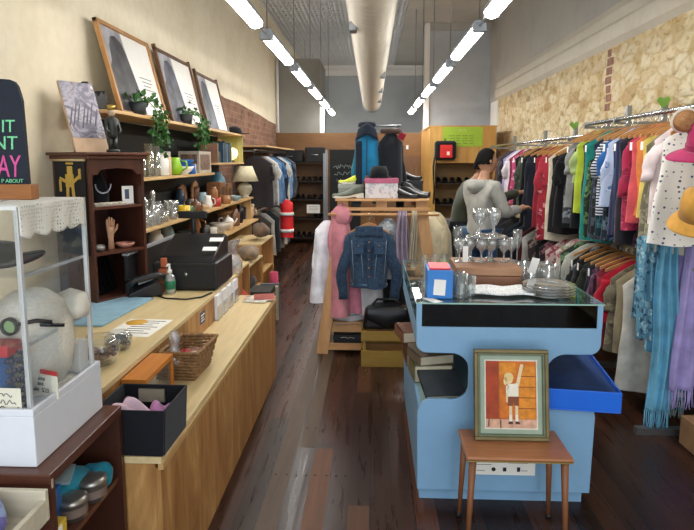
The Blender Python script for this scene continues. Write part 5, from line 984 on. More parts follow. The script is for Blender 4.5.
for i, (x, y, h, lb) in enumerate([(.475, 3.2, .15, 'tall champagne flute on the left of the wooden case'), (.775, 3.09, .15, 'tall champagne flute on the right of the wooden case')]): ware('goblet', lb, (x, y, WT), h + .03, .026, GLASS, 0, 'flute')
tag(MB().box((.50, 3.075, WT + .05), (.028, .002, .085)).build('price_tag', TAGM), 'white paper tag on the left flute above the wooden case', 'price tag')
for i, x in enumerate((.31, .365, .42)): ware('vase', ['small bell shaped glass behind the blue box, left of three', 'small bell shaped glass behind the blue box, middle of three', 'small bell shaped glass behind the blue box, right of three'][i], (x, 3.32, G0), .11, .036, GLASS, 0, 'glass')
m, t, b = nt('white lace mat'); v = coords(t); vo = N(t, 'ShaderNodeTexVoronoi'); vo.inputs['Scale'].default_value = 90; L(t, v, vo.inputs['Vector']); L(t, ramp(t, vo.outputs[0], [(.2, (.72, .74, .76)), (.4, (.95, .95, .95))]), b.inputs['Base Color']); b.inputs['Roughness'].default_value = .9
o = MB().grid(lambda u, v: (-.15 + .3 * u + .02 * math.sin(v * 5), -.09 + .18 * v + .012 * math.sin(u * 9), .016 + .008 * math.sin(u * 11 + v * 3) * math.sin(v * 7)), 30, 20).build('lace_mat', m, solid=.01); tag(place(o, (.625, 2.82, G0), -.05), 'folded white lace mat on the glass in front of the wooden case', 'doily')
for i, (x, y) in enumerate([(.85, 3.08), (.93, 3.05), (.98, 3.12), (.89, 3.17), (.96, 3.2), (.845, 3.2)]): ware('tumbler', ['cut glass tumbler carrying the folded white tag', 'cut glass tumbler right of the tagged one', 'cut glass tumbler at the right end of the group', 'cut glass tumbler behind the tagged one', 'cut glass tumbler at the back right of the group', 'cut glass tumbler at the back left of the group'][i], (x, y, G0), .09, .037, CUT)
tag(MB().box((.85, 3.032, G0 + .10), (.04, .002, .085), (.15, .22, 0)).build('price_tag', TAGM), 'white paper tag standing by the cut glass tumblers', 'price tag')
for i in range(4): tag(MB().lathe([(.001, 0), (.09, 0), (.125, .012), (.12, .014), (.09, .004), (.001, .003)], 36, (.86, 2.80, G0 + .014 * i), flute=.02, fk=18).build('glass_platter', CUT), ['glass platter at the bottom of the stack near the right edge', 'glass platter second from the bottom of the stack', 'glass platter third from the bottom of the stack', 'glass platter on top of the stack near the right edge'][i], 'platter', 'stacked glass platters')
# ---- small table + painting
r = thing('side_table', 'small teak side table with tapered legs in front of the blue cabinet', 'table', (.62, 2.42, 0))
MB().bb(-.22, .22, -.135, .13, .412, .427).build('table_top', TEAK, r, bev=.012, seg=3); MB().bb(-.218, .218, -.133, .128, .406, .412).build('underside_edge', mat('brass edge', 'b09a62', .4, .6), r)
TL = wood('tapered leg wood', '7a4a2d', '9c653f', 'z', 8)
for sx, sy in ((-1, -1), (1, -1), (-1, 1), (1, 1)):
    o = MB().tube([(sx * .19, sy * .105, .41), (sx * .205, sy * .12, .02)], [.017, .009], 12).build('leg', TL, r); MB().lathe([(.001, 0), (.012, 0), (.012, .02), (.001, .021)], 12, (sx * .206, sy * .121, 0)).build('foot_cap', BLACK, o)
PT = thing('framed_painting', 'framed painting of a child at an orange dresser leaning on the side table', 'painting', (.62, 2.44, .4285), .0)
lean = Matrix.Rotation(-.20, 4, 'X'); pw, ph_ = .325, .395
FRM = mat('green grey frame', '666f52', .45, .1, var=.15); GLD = mat('gilt frame', '6f6140', .4, .5, var=.2)
def ring(x0, x1, z0, z1, w, y0, y1):
    k = MB()
    for c_, d_ in [(((x0 + x1) / 2, (y0 + y1) / 2, z0 + w / 2), (x1 - x0, y1 - y0, w)), (((x0 + x1) / 2, (y0 + y1) / 2, z1 - w / 2), (x1 - x0, y1 - y0, w)), ((x0 + w / 2, (y0 + y1) / 2, (z0 + z1) / 2), (w, y1 - y0, z1 - z0 - 2 * w)), ((x1 - w / 2, (y0 + y1) / 2, (z0 + z1) / 2), (w, y1 - y0, z1 - z0 - 2 * w))]: k.box(c_, d_, M=lean)
    return k
h_ = pw / 2
ring(-h_, h_, 0, ph_, .016, -.012, .018).build('outer_frame', GLD, PT, bev=.003); ring(-h_ + .016, h_ - .016, .016, ph_ - .016, .010, -.008, .016).build('inner_frame', FRM, PT, bev=.002)
MB().box((0, .010, ph_ / 2), (pw - .05, .008, ph_ - .05), M=lean).build('mount', mat('sage mount', '9fae9c', .7, var=.06), PT)
ring(-h_ + .046, h_ - .046, .046, ph_ - .046, .006, .003, .007).build('mount_edge', mat('cream bevel', 'e3dccb', .7), PT)
ix0, ix1, iz0, iz1 = -h_ + .052, h_ - .052, .052, ph_ - .052; iw, ih = ix1 - ix0, iz1 - iz0
def pic(nm, polys, m_, lay):
    k = MB()
    for p in polys: k.add([lean @ Vector((ix0 + iw * x, .0055 - lay * .0006, iz0 + ih * z)) for x, z in p], [tuple(range(len(p)))])
    return k.build(nm, m_, PT)
def rc(a, b_, c_, d_): return [(a, c_), (b_, c_), (b_, d_), (a, d_)]
def ell(cx, cz, rx, rz, n=16): return [(cx + rx * math.cos(2 * PI * i / n), cz + rz * math.sin(2 * PI * i / n)) for i in range(n)]
pic('painted_ground', [rc(0, 1, 0, 1)], mat('paint orange', 'cf6f1c', .6, var=.22, scale=30), 0)
pic('painted_wall', [rc(0, .25, .14, 1)], mat('paint russet', 'a8401c', .6, var=.22, scale=24), 1)
pic('painted_floor', [rc(0, 1, 0, .13)], mat('paint floor', 'd9a98f', .6, var=.3, scale=30), 1)
pic('painted_drawers', [rc(.66, .98, a, a + .145) for a in (.14, .30, .46, .62, .78)] + [rc(.27, .60, .80, .97)], mat('paint amber', 'dd8a26', .6, var=.22, scale=40), 2)
pic('painted_lines', [rc(.62, .99, a, a + .012) for a in (.285, .445, .605, .765)] + [rc(.255, .27, .14, 1), rc(0, .62, .13, .14)], mat('paint brown', '9a5224', .6), 3)
pic('painted_skin', [ell(.455, .73, .085, .075), [(.58, .60), (.66, .62), (.75, .95), (.69, .96)], [(.40, .60), (.46, .58), (.44, .38), (.40, .38)], rc(.46, .52, .10, .34), rc(.58, .64, .10, .34)], mat('paint skin', 'ead0a4', .6, var=.1), 4)
pic('painted_hair', [ell(.455, .76, .095, .07), ell(.39, .70, .04, .06)], mat('paint fair hair', 'e6c88a', .6, var=.1), 5)
pic('painted_shirt', [[(.43, .65), (.62, .67), (.65, .60), (.65, .46), (.44, .46), (.42, .56)], [(.40, .63), (.46, .64), (.46, .52), (.40, .52)]], mat('paint white', 'f2ead6', .6, var=.08), 5)
pic('painted_shorts', [[(.44, .47), (.65, .47), (.65, .33), (.56, .34), (.545, .40), (.53, .33), (.43, .33)]], mat('paint shorts', '8a4a2c', .6, var=.2), 6)
pic('painted_socks', [rc(.46, .52, .10, .2), rc(.58, .64, .10, .2)], mat('paint white', 'f2ead6'), 6)
pic('painted_shoes', [[(.43, .06), (.53, .06), (.53, .10), (.46, .10)], [(.58, .06), (.68, .06), (.65, .10), (.58, .10)], [(.04, .02), (.06, .02), (.07, .13), (.05, .13)], [(.28, .0), (.3, .0), (.3, .12), (.28, .12)]], mat('paint dark', '5a2f24', .6), 7)
r = thing('poster', 'white paper notice with small logos stuck on the blue cabinet', 'notice', (.625, GY0 - .001, .165)); MB().bb(-.155, .155, -.0012, 0, 0, .13).build('sheet', PAPER, r)
k = MB().bb(-.12, .0, -.002, -.0012, .062, .064).bb(-.12, -.05, -.002, -.0012, .05, .052).bb(.03, .12, -.002, -.0012, .06, .062); k.lathe([(.001, 0), (.010, 0), (.010, .001)], 14, M=Matrix.Translation((-.04, -.0013, .028)) @ Matrix.Rotation(PI / 2, 4, 'X')); k.bb(.004, .02, -.002, -.0012, .018, .038).bb(.07, .085, -.002, -.0012, .018, .04).bb(.09, .12, -.002, -.0012, .022, .024).bb(-.12, -.08, -.002, -.0012, .02, .022).bb(-.14, -.11, -.002, -.0012, .09, .11); k.build('lettering', INK, r)
# ================================================================== CENTRAL PALLET RACK
rk = thing('pallet_rack', 'timber pallet clothes rack in the middle of the shop', 'clothes rack', (.08, 5.0, 0))
def plank(p, q_, w, d, nm, m_=None):
    p, q_ = Vector(p), Vector(q_); dirv = (q_ - p); ln_ = dirv.length; rot = dirv.to_track_quat('Z', 'Y').to_matrix().to_4x4()
    return MB().box((0, 0, ln_ / 2), (w, d, ln_), M=Matrix.Translation(p) @ rot).build(nm, m_ or PINE, rk, True, .003)
for y in (4.80, 5.34):
    for xa, xb in ((-.42, -.24), (.60, .41)): MB().prism([(xa - .05, 0), (xa + .05, 0), (xb + .05, 1.255), (xb - .05, 1.255)], .022, Matrix.Translation((0, y - .011, 0))).build('leg', PINE, rk, True, .003)
for y in (4.79, 4.91, 5.03, 5.15, 5.27, 5.37): MB().bb(-.30, .47, y - .045, y + .045, 1.315, 1.333).build('deck_board', PINEX, rk, True, .002)
for x in (-.24, .08, .41): MB().bb(x - .045, x + .045, 4.79, 5.36, 1.255, 1.315).build('bearer', PINE, rk, True, .002)
MB().bb(-.30, .47, 4.775, 4.79, 1.235, 1.262).build('front_rail_board', PINEX, rk, True, .002)
MB().tube([(-.36, 4.76, 1.205), (.55, 4.76, 1.205)], .012, 10).build('dowel_rail', PINEX, rk, True)
for z in (.03, .19):
    MB().bb(-.40, .56, 4.81, 4.83, z, z + .06).build('lower_board', PINEX, rk, True, .002)
for y in (4.9, 5.05, 5.2): MB().bb(-.38, .55, y - .05, y + .05, .25, .268).build('lower_deck_board', PINEX, rk, True, .002)
plank((.08, 5.33, .25), (.08, 5.33, 1.27), .09, .02, 'back_post')
MB().tube([(-.02, 5.22, 1.333), (-.02, 5.22, 1.97)], .012, 8).tube([(-.13, 5.22, 1.95), (.25, 5.22, 1.95)], .010, 8).tube([(.2, 5.22, 1.333), (.2, 5.22, 1.95)], .012, 8).build('display_stand', STEEL, rk, True)
DT = 1.334
# denim jacket
DEN = FAB('2f4258', 'floral', '3a5069', '27384c', 60); DENL = mat('denim seam', '8fa0b0', .8)
r = garment('denim_jacket', 'dark blue denim jacket on a wooden hanger facing the camera', (-.02, 4.70, 1.115), .36, .50, DEN, 'long', .065, .80, seed=201, drop=.09, waist=.02, slw=.055, cat='jacket', fold=.35, sot=.075)
k = MB().grid(lambda u, v: ((u - .5) * .22, -.055 - .012 * math.sin(PI * u), .012 - .085 * v - .02 * abs(u - .5)), 14, 5); k.build('collar', DEN, r, solid=.01)
for sx in (-1, 1):
    k = MB().box((sx * .085, -.088, -.175), (.085, .012, .085)).box((sx * .085, -.094, -.14), (.09, .010, .03)); o = k.build('chest_pocket', FAB('344b64', 'floral', '3f5873', '2b3e55', 60), r, bev=.004); MB().lathe([(.001, -.002), (.006, -.002), (.006, .003), (.001, .003)], 8, M=Matrix.Translation((sx * .085, -.1, -.15)) @ Matrix.Rotation(PI / 2, 4, 'X')).build('button', mat('copper button', 'a9785a', .35, .7), o)
    k = MB().tube([(sx * .065, -.082, -.19), (sx * .05, -.088, -.34), (sx * .045, -.078, -.47)], .002, 4).tube([(sx * .14, -.062, -.11), (sx * .13, -.07, -.3), (sx * .12, -.06, -.47)], .002, 4); k.build('seam', DENL, r)
k = MB().box((0, -.086, -.29), (.028, .012, .40)); k.build('placket', DEN, r, bev=.003)
k = MB(); [k.lathe([(.001, -.002), (.007, -.002), (.007, .003), (.001, .003)], 8, M=Matrix.Translation((0, -.094, -.12 - .07 * i)) @ Matrix.Rotation(PI / 2, 4, 'X')) for i in range(5)]; k.build('button', mat('copper button', 'a9785a', .35, .7), r)
MB().lathe([(.143, -.5), (.153, -.5), (.156, -.465), (.146, -.465)], 30, M=Matrix.Scale(.55, 4, (0, 1, 0))).build('waistband', FAB('3c536c', 'floral', '5a7188', '31465c', 60), r)
hanger('pale wooden hanger holding the denim jacket', (-.02, 4.76, 1.13), .34)
r = garment('dressing_gown', 'pink fluffy hooded robe hanging on the left end of the pallet rack', (-.265, 4.80, 1.26), .15, .92, FAB('cd8690', 'plain'), 'long', .07, 1.15, seed=202, drop=.05, slw=.04, cat='robe')
MB().grid(lambda u, v: (.02 + .075 * math.sin(PI * v) * math.cos(u * 2 * PI) * (1 + .25 * math.sin(u * 14 + v * 5)), .05 * math.sin(PI * v) * math.sin(u * 2 * PI) - .02, -.01 + .10 * math.cos(PI * v) * (1 + .2 * math.sin(u * 6)) - .07), 20, 10).build('hood', FAB('cd8690', 'plain'), r)
garment('shirt', 'white long sleeved shirt hanging outside the left end of the pallet rack', (-.38, 4.90, 1.14), .22, .70, FAB('e4e3ea'), 'long', .07, 1.5, seed=203, drop=.10, rz=.5, cat='shirt')
garment('shirt', 'mottled brown top behind the pink robe', (-.29, 5.0, 1.17), .22, .5, FAB('6f5648', 'floral', '3d2f2a', '9c8072', 20), 'short', .05, 1.0, seed=204, rz=.8, cat='top')
garment('blouse', 'grey patterned blouse behind the denim jacket', (.14, 4.84, 1.165), .26, .5, FAB('a9adb0', 'floral', '73797e', 'd2d4d4', 26), 'short', .05, 1.0, seed=205, cat='blouse')
garment('skirt', 'pink skirt hanging below the denim jacket', (-.16, 4.85, .78), .14, .42, FAB('d8879b'), 'none', .05, 1.2, seed=206, drop=.01)
garment('shirt', 'white shirt hanging low behind the denim jacket', (-.06, 4.90, .86), .30, .52, FAB('e3e4e8'), 'none', .07, 1.1, seed=207, drop=.03, cat='shirt')
garment('trousers', 'black trousers hanging right of the low white shirt', (.20, 4.9, .92), .20, .55, FAB('1b1c20'), 'none', .06, 1.0, seed=208, drop=.01)
scarf('soft lilac grey scarf tied over the dowel rail', .255, 4.74, 1.222, .11, .46, .40, FAB('9d8d9f', 'plain'), 21, False)
scarf('narrow beige scarf at the right end of the dowel rail', .335, 4.75, 1.222, .06, .44, .30, FAB('c2b49c', 'plain'), 22, False)
garment('cardigan', 'cream jacket hanging behind the right leg of the pallet rack', (.52, 5.25, 1.16), .26, .6, FAB('d6c8a8'), 'long', .08, 1.0, seed=209, rz=-.3, cat='jacket')
# folded linen, shoe box
for i, (z, c_, lb) in enumerate([(.27, 'd9d9de', 'folded white linen at the bottom of the stack on the lower deck'), (.325, 'cfd3dc', 'folded bluish linen in the middle of the stack on the lower deck'), (.38, 'e5e4e2', 'folded white linen on top of the stack on the lower deck')]):
    o = MB().grid(lambda u, v: (.16 * math.cos(u * 2 * PI) * (1 if abs(v - .5) < .45 else .9), .11 * math.sin(u * 2 * PI), .052 * v + .004 * math.sin(u * 30)), 24, 4).build('folded_linen', FAB(c_), None, solid=.004); tag(place(o, (-.19, 4.97, z)), lb, 'linen', 'folded linen')
r = thing('shoe_box', 'black shoe box with faint white lettering between the lower boards', 'box', (-.20, 4.90, .03)); MB().bb(-.12, .13, -.08, .2, 0, .085).build('carton', BLACK, r); MB().bb(-.125, .135, -.085, .205, .088, .13).build('lid', mat('black lid', '1d1e23', .5), r, bev=.002); k = MB(); squiggle(k, -.06, .06, .108, .012, -.086, 12, .0015, 5); k.build('lettering', PAPER, r)
# crate + black bag
r = thing('wooden_crate', 'ochre painted wooden crate on the floor in front of the pallet rack', 'crate', (.13, 4.66, 0)); OC = wood('ochre paint', '8a6a24', 'a8863a', 'x', 7, .5)
for sy in (-.17, .155):
    for z0, z1 in ((0, .135), (.215, .295)): MB().bb(-.21, .21, sy, sy + .015, z0, z1).build('slat', OC, r, bev=.002)
for sx in (-.21, .195):
    for z0, z1 in ((0, .135), (.215, .295)): MB().bb(sx, sx + .015, -.155, .155, z0, z1).build('slat', OC, r, bev=.002)
    for sy in (-.155, .13): MB().bb(sx + (.015 if sx < 0 else -.025), sx + (.04 if sx < 0 else 0), sy, sy + .025, 0, .295).build('corner_post', OC, r)
MB().bb(-.195, .195, -.155, .155, .005, .02).build('base', OC, r)
r = thing('leather_bag', 'black leather bag lying on top of the ochre crate', 'bag', (.13, 4.66, .297)); BL = mat('black leather', '17171a', .3, bmp=.15)
MB().prism([(-.20, 0), (.205, 0), (.17, .16), (.08, .19), (-.09, .185), (-.18, .15)], .20, Matrix.Translation((0, -.14, 0))).build('bag_body', BL, r, bev=.03, seg=3); MB().grid(lambda u, v: (-.17 + .33 * u, -.148 - .012 * math.sin(PI * v), .185 - .13 * v + .03 * math.cos(u * 6.28) * v), 16, 6).build('flap', BL, r, solid=.006); MB().lathe([(.001, 0), (.012, 0), (.012, .006), (.001, .008)], 12, M=Matrix.Translation((.08, -.158, .06)) @ Matrix.Rotation(PI / 2, 4, 'X')).build('clasp', CHROME, r); MB().tube([(-.12, -.02, .18), (-.08, .02, .215), (.06, .02, .215), (.12, -.02, .175)], .010, 8).build('handle', BL, r)
# shoes
def shoe(label, loc, rz, m_, sole, Ln=.26, heel=.02, group=None, high=0.0, name='shoe'):
    r = thing(name, label, 'shoe', loc, rz, group); n = 12; g = 16; vs = []
    for i in range(n + 1):
        t_ = i / n; x = -Ln / 2 + Ln * t_; w = (.030 + .014 * math.sin(PI * min(1, t_ * 1.1)) ) * (1 - max(0, t_ - .8) * 2.4) * (1 if t_ > .05 else .75)
        h = (.075 + high) * (1 if t_ < .35 else max(.35, 1 - (t_ - .35) * 1.5)) * (.9 if t_ > .04 else .75); zb = heel * max(0, 1 - t_ * 1.9) + .012
        for j in range(g):
            a = 2 * PI * j / g; vs.append((x, w * math.cos(a), zb + h / 2 + h / 2 * math.sin(a) * (1 if math.sin(a) > 0 else 1)))
    k = MB(); fs = [(i * g + j, i * g + (j + 1) % g, (i + 1) * g + (j + 1) % g, (i + 1) * g + j) for i in range(n) for j in range(g)] + [tuple(range(g))[::-1], tuple(range(n * g, n * g + g))]
    k.add(vs, fs, None, True); k.build('upper', m_, r)
    out = [(-Ln / 2, 0), (-Ln / 2 + .06, 0), (-Ln / 2 + .07, heel * .6), (-.01, heel * .3), (.03, 0), (Ln * .42, 0), (Ln / 2, .012), (Ln / 2 - .01, .02), (.02, .022), (-.03, .024 + heel * .5), (-Ln / 2, .024 + heel)]
    MB().prism(out, .064, Matrix.Translation((0, -.032, 0))).build('sole', sole, r, bev=.004)
    return r
LEA = mat('black shoe leather', '141416', .3); RUB = mat('rubber sole', '1b1b1d', .6); GSH = mat('grey trainer', '5e6458', .6, var=.3); YEL = mat('neon yellow trainer', 'c6cf3a', .5, var=.25); WSO = mat('pale sole', 'cfcbbf', .6); BRS = mat('brown shoe leather', '4c2f26', .35)
shoe('grey green trainer at the left of the pallet rack top, lower one', (-.20, 4.83, DT), PI + .3, GSH, WSO); shoe('black shoe beside the grey trainer on the pallet rack top', (-.20, 4.95, DT), PI + .2, LEA, RUB)
r = thing('shoe_box', 'grey shoe box under the yellow trainer on the pallet rack top', 'box', (-.18, 5.12, DT)); MB().bb(-.11, .11, -.09, .09, 0, .09).build('carton', mat('grey carton', '8f9288', .6), r); MB().bb(-.113, .113, -.093, .093, .075, .105).build('lid', mat('grey lid', 'a4a79d', .6), r)
shoe('neon yellow trainer on the grey shoe box', (-.17, 5.12, DT + .106), PI + .5, YEL, WSO); shoe('brown red boot behind the floral box on the pallet rack', (-.04, 5.12, DT + .0), PI / 2, BRS, RUB, heel=.03, high=.09)
for i, (x, y, a, lb) in enumerate([(.26, 4.84, -.25, 'black shoe at the front right of the pallet rack top'), (.36, 4.90, -.35, 'black shoe at the right edge of the pallet rack top'), (.27, 4.99, -.2, 'black shoe behind the front right pair'), (.38, 5.08, -.3, 'black heeled shoe behind the right edge shoe')]): shoe(lb, (x, y, DT), a, LEA, RUB, heel=.02 + .02 * (i == 3), high=.02 * (i > 1))
r = thing('shoe_box', 'black box stacked behind the black shoes on the pallet rack', 'box', (.32, 5.25, DT)); MB().bb(-.11, .13, -.08, .07, 0, .12).build('carton', BLACK, r); MB().bb(-.113, .133, -.083, .073, .11, .135).build('lid', mat('black lid', '1d1e23', .5), r)
shoe('black pointed shoe on the black box at the rack top', (.32, 5.24, DT + .136), -.3, LEA, RUB, heel=.04)
r = thing('storage_box', 'pale floral storage box with pink lid on the pallet rack', 'storage box', (.08, 4.90, DT)); MB().bb(-.135, .135, -.09, .09, 0, .135).build('box_body', FAB('d5d2d4', 'floral', 'b9a6b0', 'a9b5bd', 40), r, bev=.004); MB().bb(-.14, .14, -.095, .095, .125, .165).build('lid', mat('pink lid', 'b25a78', .5), r, bev=.004)
r = thing('hat', 'black felt hat resting above the pink lidded box', 'hat', (.06, 4.92, DT + .167)); MB().lathe([(.075, 0), (.078, .05), (.06, .095), (.001, .10)], 24).build('crown', cloth('black hat felt', '16171c'), r); MB().grid(lambda u, v: ((.072 + .03 * v) * math.cos(u * 2 * PI), (.072 + .03 * v) * math.sin(u * 2 * PI), .003 + .008 * v), 30, 3).build('brim', cloth('black hat felt', '16171c'), r, solid=.004)
# jackets on the display stand
r = garment('padded_jacket', 'bright blue padded jacket with dark shoulders on the rack display stand', (-.045, 5.17, 1.935), .20, .54, FAB('1f7ba8'), 'long', .08, 1.05, seed=301, slm=FAB('21667f'), drop=.12, slw=.05, cat='jacket', fold=.5)
NV = FAB('18202e'); MB().grid(lambda u, v: ((u - .5) * (.15 + .05 * v), -.055 - .06 * math.sin(PI * u) * (.4 + .6 * v), .03 - .10 * v - .05 * abs(2 * u - 1) ** 1.4), 16, 5).build('shoulder_yoke', NV, r, solid=.012); MB().tube([(.055 * math.cos(a), -.01 + .045 * math.sin(a), .02) for a in [2 * PI * i / 16 for i in range(17)]], .025, 10, False).build('collar', NV, r)
MB().grid(lambda u, v: (-.095 + .05 * u, -.07 - .02 * u, -.12 - .38 * v), 4, 10).build('side_panel', NV, r, solid=.014); MB().box((.0, -.11, -.30), (.008, .008, .4)).build('zip', BLACK, r)
r = garment('jacket', 'black quilted jacket with a red collar beside the blue jacket', (.165, 5.17, 1.90), .21, .52, FAB('1b1d24'), 'long', .08, 1.0, seed=302, drop=.13, slw=.05, cat='jacket', fold=.5)
MB().tube([(.075 * math.cos(a), -.005 + .05 * math.sin(a), .0) for a in [2 * PI * i / 16 for i in range(17)]], .022, 10, False).build('collar', FAB('4a3a34'), r); MB().box((.09, -.06, -.045), (.05, .05, .06), (.2, .4, .3)).build('red_lining', FAB('8d2030'), r); MB().box((.14, -.06, -.14), (.02, .01, .035)).build('white_tag', TAGM, r)
# ================================================================== LEFT REAR CLOTHES
LXR = -1.62
lr = thing('clothes_rack', 'wall mounted two tier clothes rack on the left past the shelves', 'clothes rack', (LXR, 9.3, 0))
MB().tube([(LXR, 8.0, 1.79), (LXR, 10.9, 1.79)], .015, 8).build('top_rail', STEEL, lr, True); MB().tube([(LXR, 8.0, .93), (LXR, 10.9, .93)], .015, 8).build('lower_rail', STEEL, lr, True)
for y in (8.05, 9.5, 10.85): MB().bb(-1.945, -1.915, y - .02, y + .02, 0, 1.9).build('upright', STEEL, lr, True); MB().bb(-1.915, LXR, y - .01, y + .01, 1.765, 1.78).bb(-1.915, LXR, y - .01, y + .01, .905, .92).build('arm', STEEL, lr, True)
MB().bb(-1.93, -1.45, 8.0, 10.9, 1.83, 1.85).build('shelf_board', PLY, lr, True)
cl = [('2e2a2b', 'dark brown'), ('8f8c88', 'warm grey'), ('cfcac0', 'off white'), ('5b7fa6', 'mid blue denim'), ('3f6088', 'blue denim'), ('26303f', 'navy'), ('c4c0b6', 'pale stone'), ('6d8fb0', 'light blue'), ('2b3547', 'ink blue'), ('49525c', 'slate')]
for i, (c_, nm) in enumerate(cl): garment('shirt', f'{nm} shirt on the top rail of the left rear rack', (LXR, 8.12 + .27 * i, 1.71), .46, .72, FAB(c_), 'long' if i % 2 else 'short', seed=400 + i, rz=q.gauss(0, .12), cat='shirt')
for i, (c_, nm) in enumerate([('3b3531', 'dark brown'), ('a7a49c', 'pale grey'), ('1f2126', 'black'), ('7c776f', 'taupe'), ('b3b0a6', 'stone'), ('4d545c', 'slate grey'), ('2a2a2e', 'charcoal')]): garment('trousers', f'{nm} trousers on the lower rail of the left rear rack', (LXR, 8.15 + .36 * i, .87), .40, .62, FAB(c_), 'none', seed=430 + i, rz=q.gauss(0, .15))
MB().tube([(LXR, 9.25, 1.0), (-1.36, 9.25, 1.03), (-1.36, 9.25, 1.02)], .008, 6).build('side_hook', STEEL, lr, True)
r = garment('safety_vest', 'red safety vest with white reflective bands at the end of the left rear rack', (-1.36, 9.22, 1.02), .20, .60, mat('safety red', 'd8262a', .6, var=.06), 'none', .07, 1.05, seed=460, drop=.07, cat='vest', fold=.4, waist=.0)
for z in (-.20, -.47): MB().lathe([(.108, z), (.112, z), (.113, z - .05), (.109, z - .05)], 26, M=Matrix.Scale(.95, 4, (0, 1, 0))).build('reflective_band', WHITE, r)
# ================================================================== BACK: SHOE SHELVES, BLACKBOARD, PLY UNIT
bs = thing('shoe_shelving', 'tall dark shoe shelving against the plywood partition at the back left', 'shelving', (-1.42, 11.6, 0)); DS = mat('dark shelf', '2b221d', .6, var=.2)
for x in (-1.93, -.93): MB().bb(x - .02, x + .02, 11.35, 11.78, 0, 1.78).build('upright', DS if x < -1.5 else STEEL, bs, True)
for z in (.12, .5, .88, 1.24, 1.6): MB().bb(-1.91, -.95, 11.37, 11.78, z - .02, z).build('shelf', DS, bs, True)
MB().bb(-.905, -.865, 11.34, 11.38, 0, 1.85).build('edge_post', STEEL, bs, True)
SH1 = shoe('dark shoe in the top shoe row of the back shelving', (-1.8, 11.52, 1.241), -PI / 2, LEA, RUB, group='shoes on the back shelving, top row')
for ri, (z, nm, ms) in enumerate([(1.241, 'top', [LEA, BRS, mat('taupe shoe', '7d6a58', .5)]), (.881, 'second', [BRS, LEA]), (.501, 'third', [LEA, mat('grey shoe', '4f4e50', .5)]), (.121, 'bottom', [LEA, BRS])]):
    for i in range(8):
        if ri == 0 and i == 0: continue
        if ri == 2 and 3 <= i <= 5: continue
        c_ = dup(SH1, (-1.82 + .115 * i, 11.52, z), -PI / 2 + q.gauss(0, .08), f'dark shoe in the {nm} shoe row of the back shelving', f'shoes on the back shelving, {nm} row')
tag(SH1, 'dark shoe in the top shoe row of the back shelving', 'shoe', 'shoes on the back shelving, top row')
r = thing('notice_card', 'white notice card hanging on the back shoe shelving', 'notice', (-1.15, 11.36, .70)); MB().bb(-.13, .13, -.004, 0, -.09, .08).build('card', PAPER, r)
k = MB(); [squiggle(k, -.09, .09, .04 - .03 * i, .012, -.006, 16, .003, i) for i in range(3)]; k.build('lettering', mat('grey ink', '8a8580', .7), r)
for i, (x, w, h, lb) in enumerate([(-1.62, .52, .24, 'long black suitcase on top of the back shoe shelving'), (-1.12, .38, .30, 'shorter black case on top of the back shoe shelving')]):
    r = thing('suitcase', lb, 'case', (x, 11.56, 1.601)); MB().bb(-w / 2, w / 2, -.15, .15, 0, h).build('case_body', mat('black case', '1b1c1e', .5), r, bev=.02); MB().tube([(-.06, -.15, h * .5), (-.05, -.175, h * .5), (.05, -.175, h * .5), (.06, -.15, h * .5)], .008, 6).build('handle', STEEL, r)
r = thing('blackboard', 'tall blackboard panel with faint chalk scribble on the back partition', 'blackboard', (-.62, 11.79, 0)); MB().bb(-.22, .38, -.015, 0, .05, 1.84).build('board', mat('blackboard', '191e1f', .7), r); k = MB().bb(-.235, -.22, -.02, 0, .05, 1.86).bb(.38, .395, -.02, 0, .05, 1.86).bb(-.22, .38, -.02, 0, 1.84, 1.86); k.build('frame', DS, r)
k = MB(); squiggle(k, -.16, .28, 1.52, .10, -.018, 30, .005, 3); squiggle(k, -.14, .18, 1.38, .08, -.018, 24, .005, 4); squiggle(k, -.1, .2, 1.24, .07, -.018, 20, .005, 8); k.build('lettering', mat('chalk', '8e9a98', .9), r)
tag(MB().bb(.18, .95, 11.74, 11.785, 0, 1.72).build('door_leaf_panel', [wood('brown panel', '6f4f33', '8a6543', 'z', 4)]), 'brown timber panel leaning against the partition behind the pallet rack', 'panel')
pu = thing('fitting_unit', 'plywood cupboard unit with open shoe shelves and a green sign', 'cupboard', (1.65, 10.6, 0)); UY = 10.0; PU = wood('yellow ply', 'c08a3f', 'dfb060', 'z', 3, .5, 7)
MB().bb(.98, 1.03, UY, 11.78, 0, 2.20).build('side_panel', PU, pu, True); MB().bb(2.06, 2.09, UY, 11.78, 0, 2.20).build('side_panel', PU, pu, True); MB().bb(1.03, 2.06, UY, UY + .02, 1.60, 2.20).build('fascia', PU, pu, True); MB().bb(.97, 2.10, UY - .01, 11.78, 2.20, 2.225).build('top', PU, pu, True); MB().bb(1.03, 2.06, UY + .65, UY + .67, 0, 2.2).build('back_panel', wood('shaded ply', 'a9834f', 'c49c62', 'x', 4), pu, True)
for z in (.15, .52, .89, 1.26): MB().bb(1.03, 2.06, UY + .02, UY + .65, z - .02, z).build('shelf', DS, pu, True)
MB().bb(1.03, 1.08, UY - .005, UY + .03, 0, 1.60).build('front_post', PU, pu, True)
for ri, (z, nm) in enumerate([(1.261, 'upper'), (.891, 'middle'), (.521, 'lower')]):
    for i in range(7): dup(SH1, (1.16 + .125 * i, UY + .25, z), -PI / 2 + q.gauss(0, .1), f'dark shoe on the {nm} shelf of the plywood cupboard unit', f'shoes in the plywood unit, {nm} shelf')
r = thing('sign', 'lime green sign with small dark writing on the plywood unit', 'sign', (1.52, UY - .002, 2.06)); MB().bb(-.33, .34, -.006, 0, -.185, .16).build('sign_board', mat('lime sign', '9fc03a', .5, var=.03), r)
k = MB()
for i in range(4): [squiggle(k, -.22 + .11 * j + .012 * (i % 2), -.13 + .11 * j - .012 * (j % 2), -.005 - .042 * i, .014, -.008, 8, .0035, i * 7 + j) for j in range(4)]
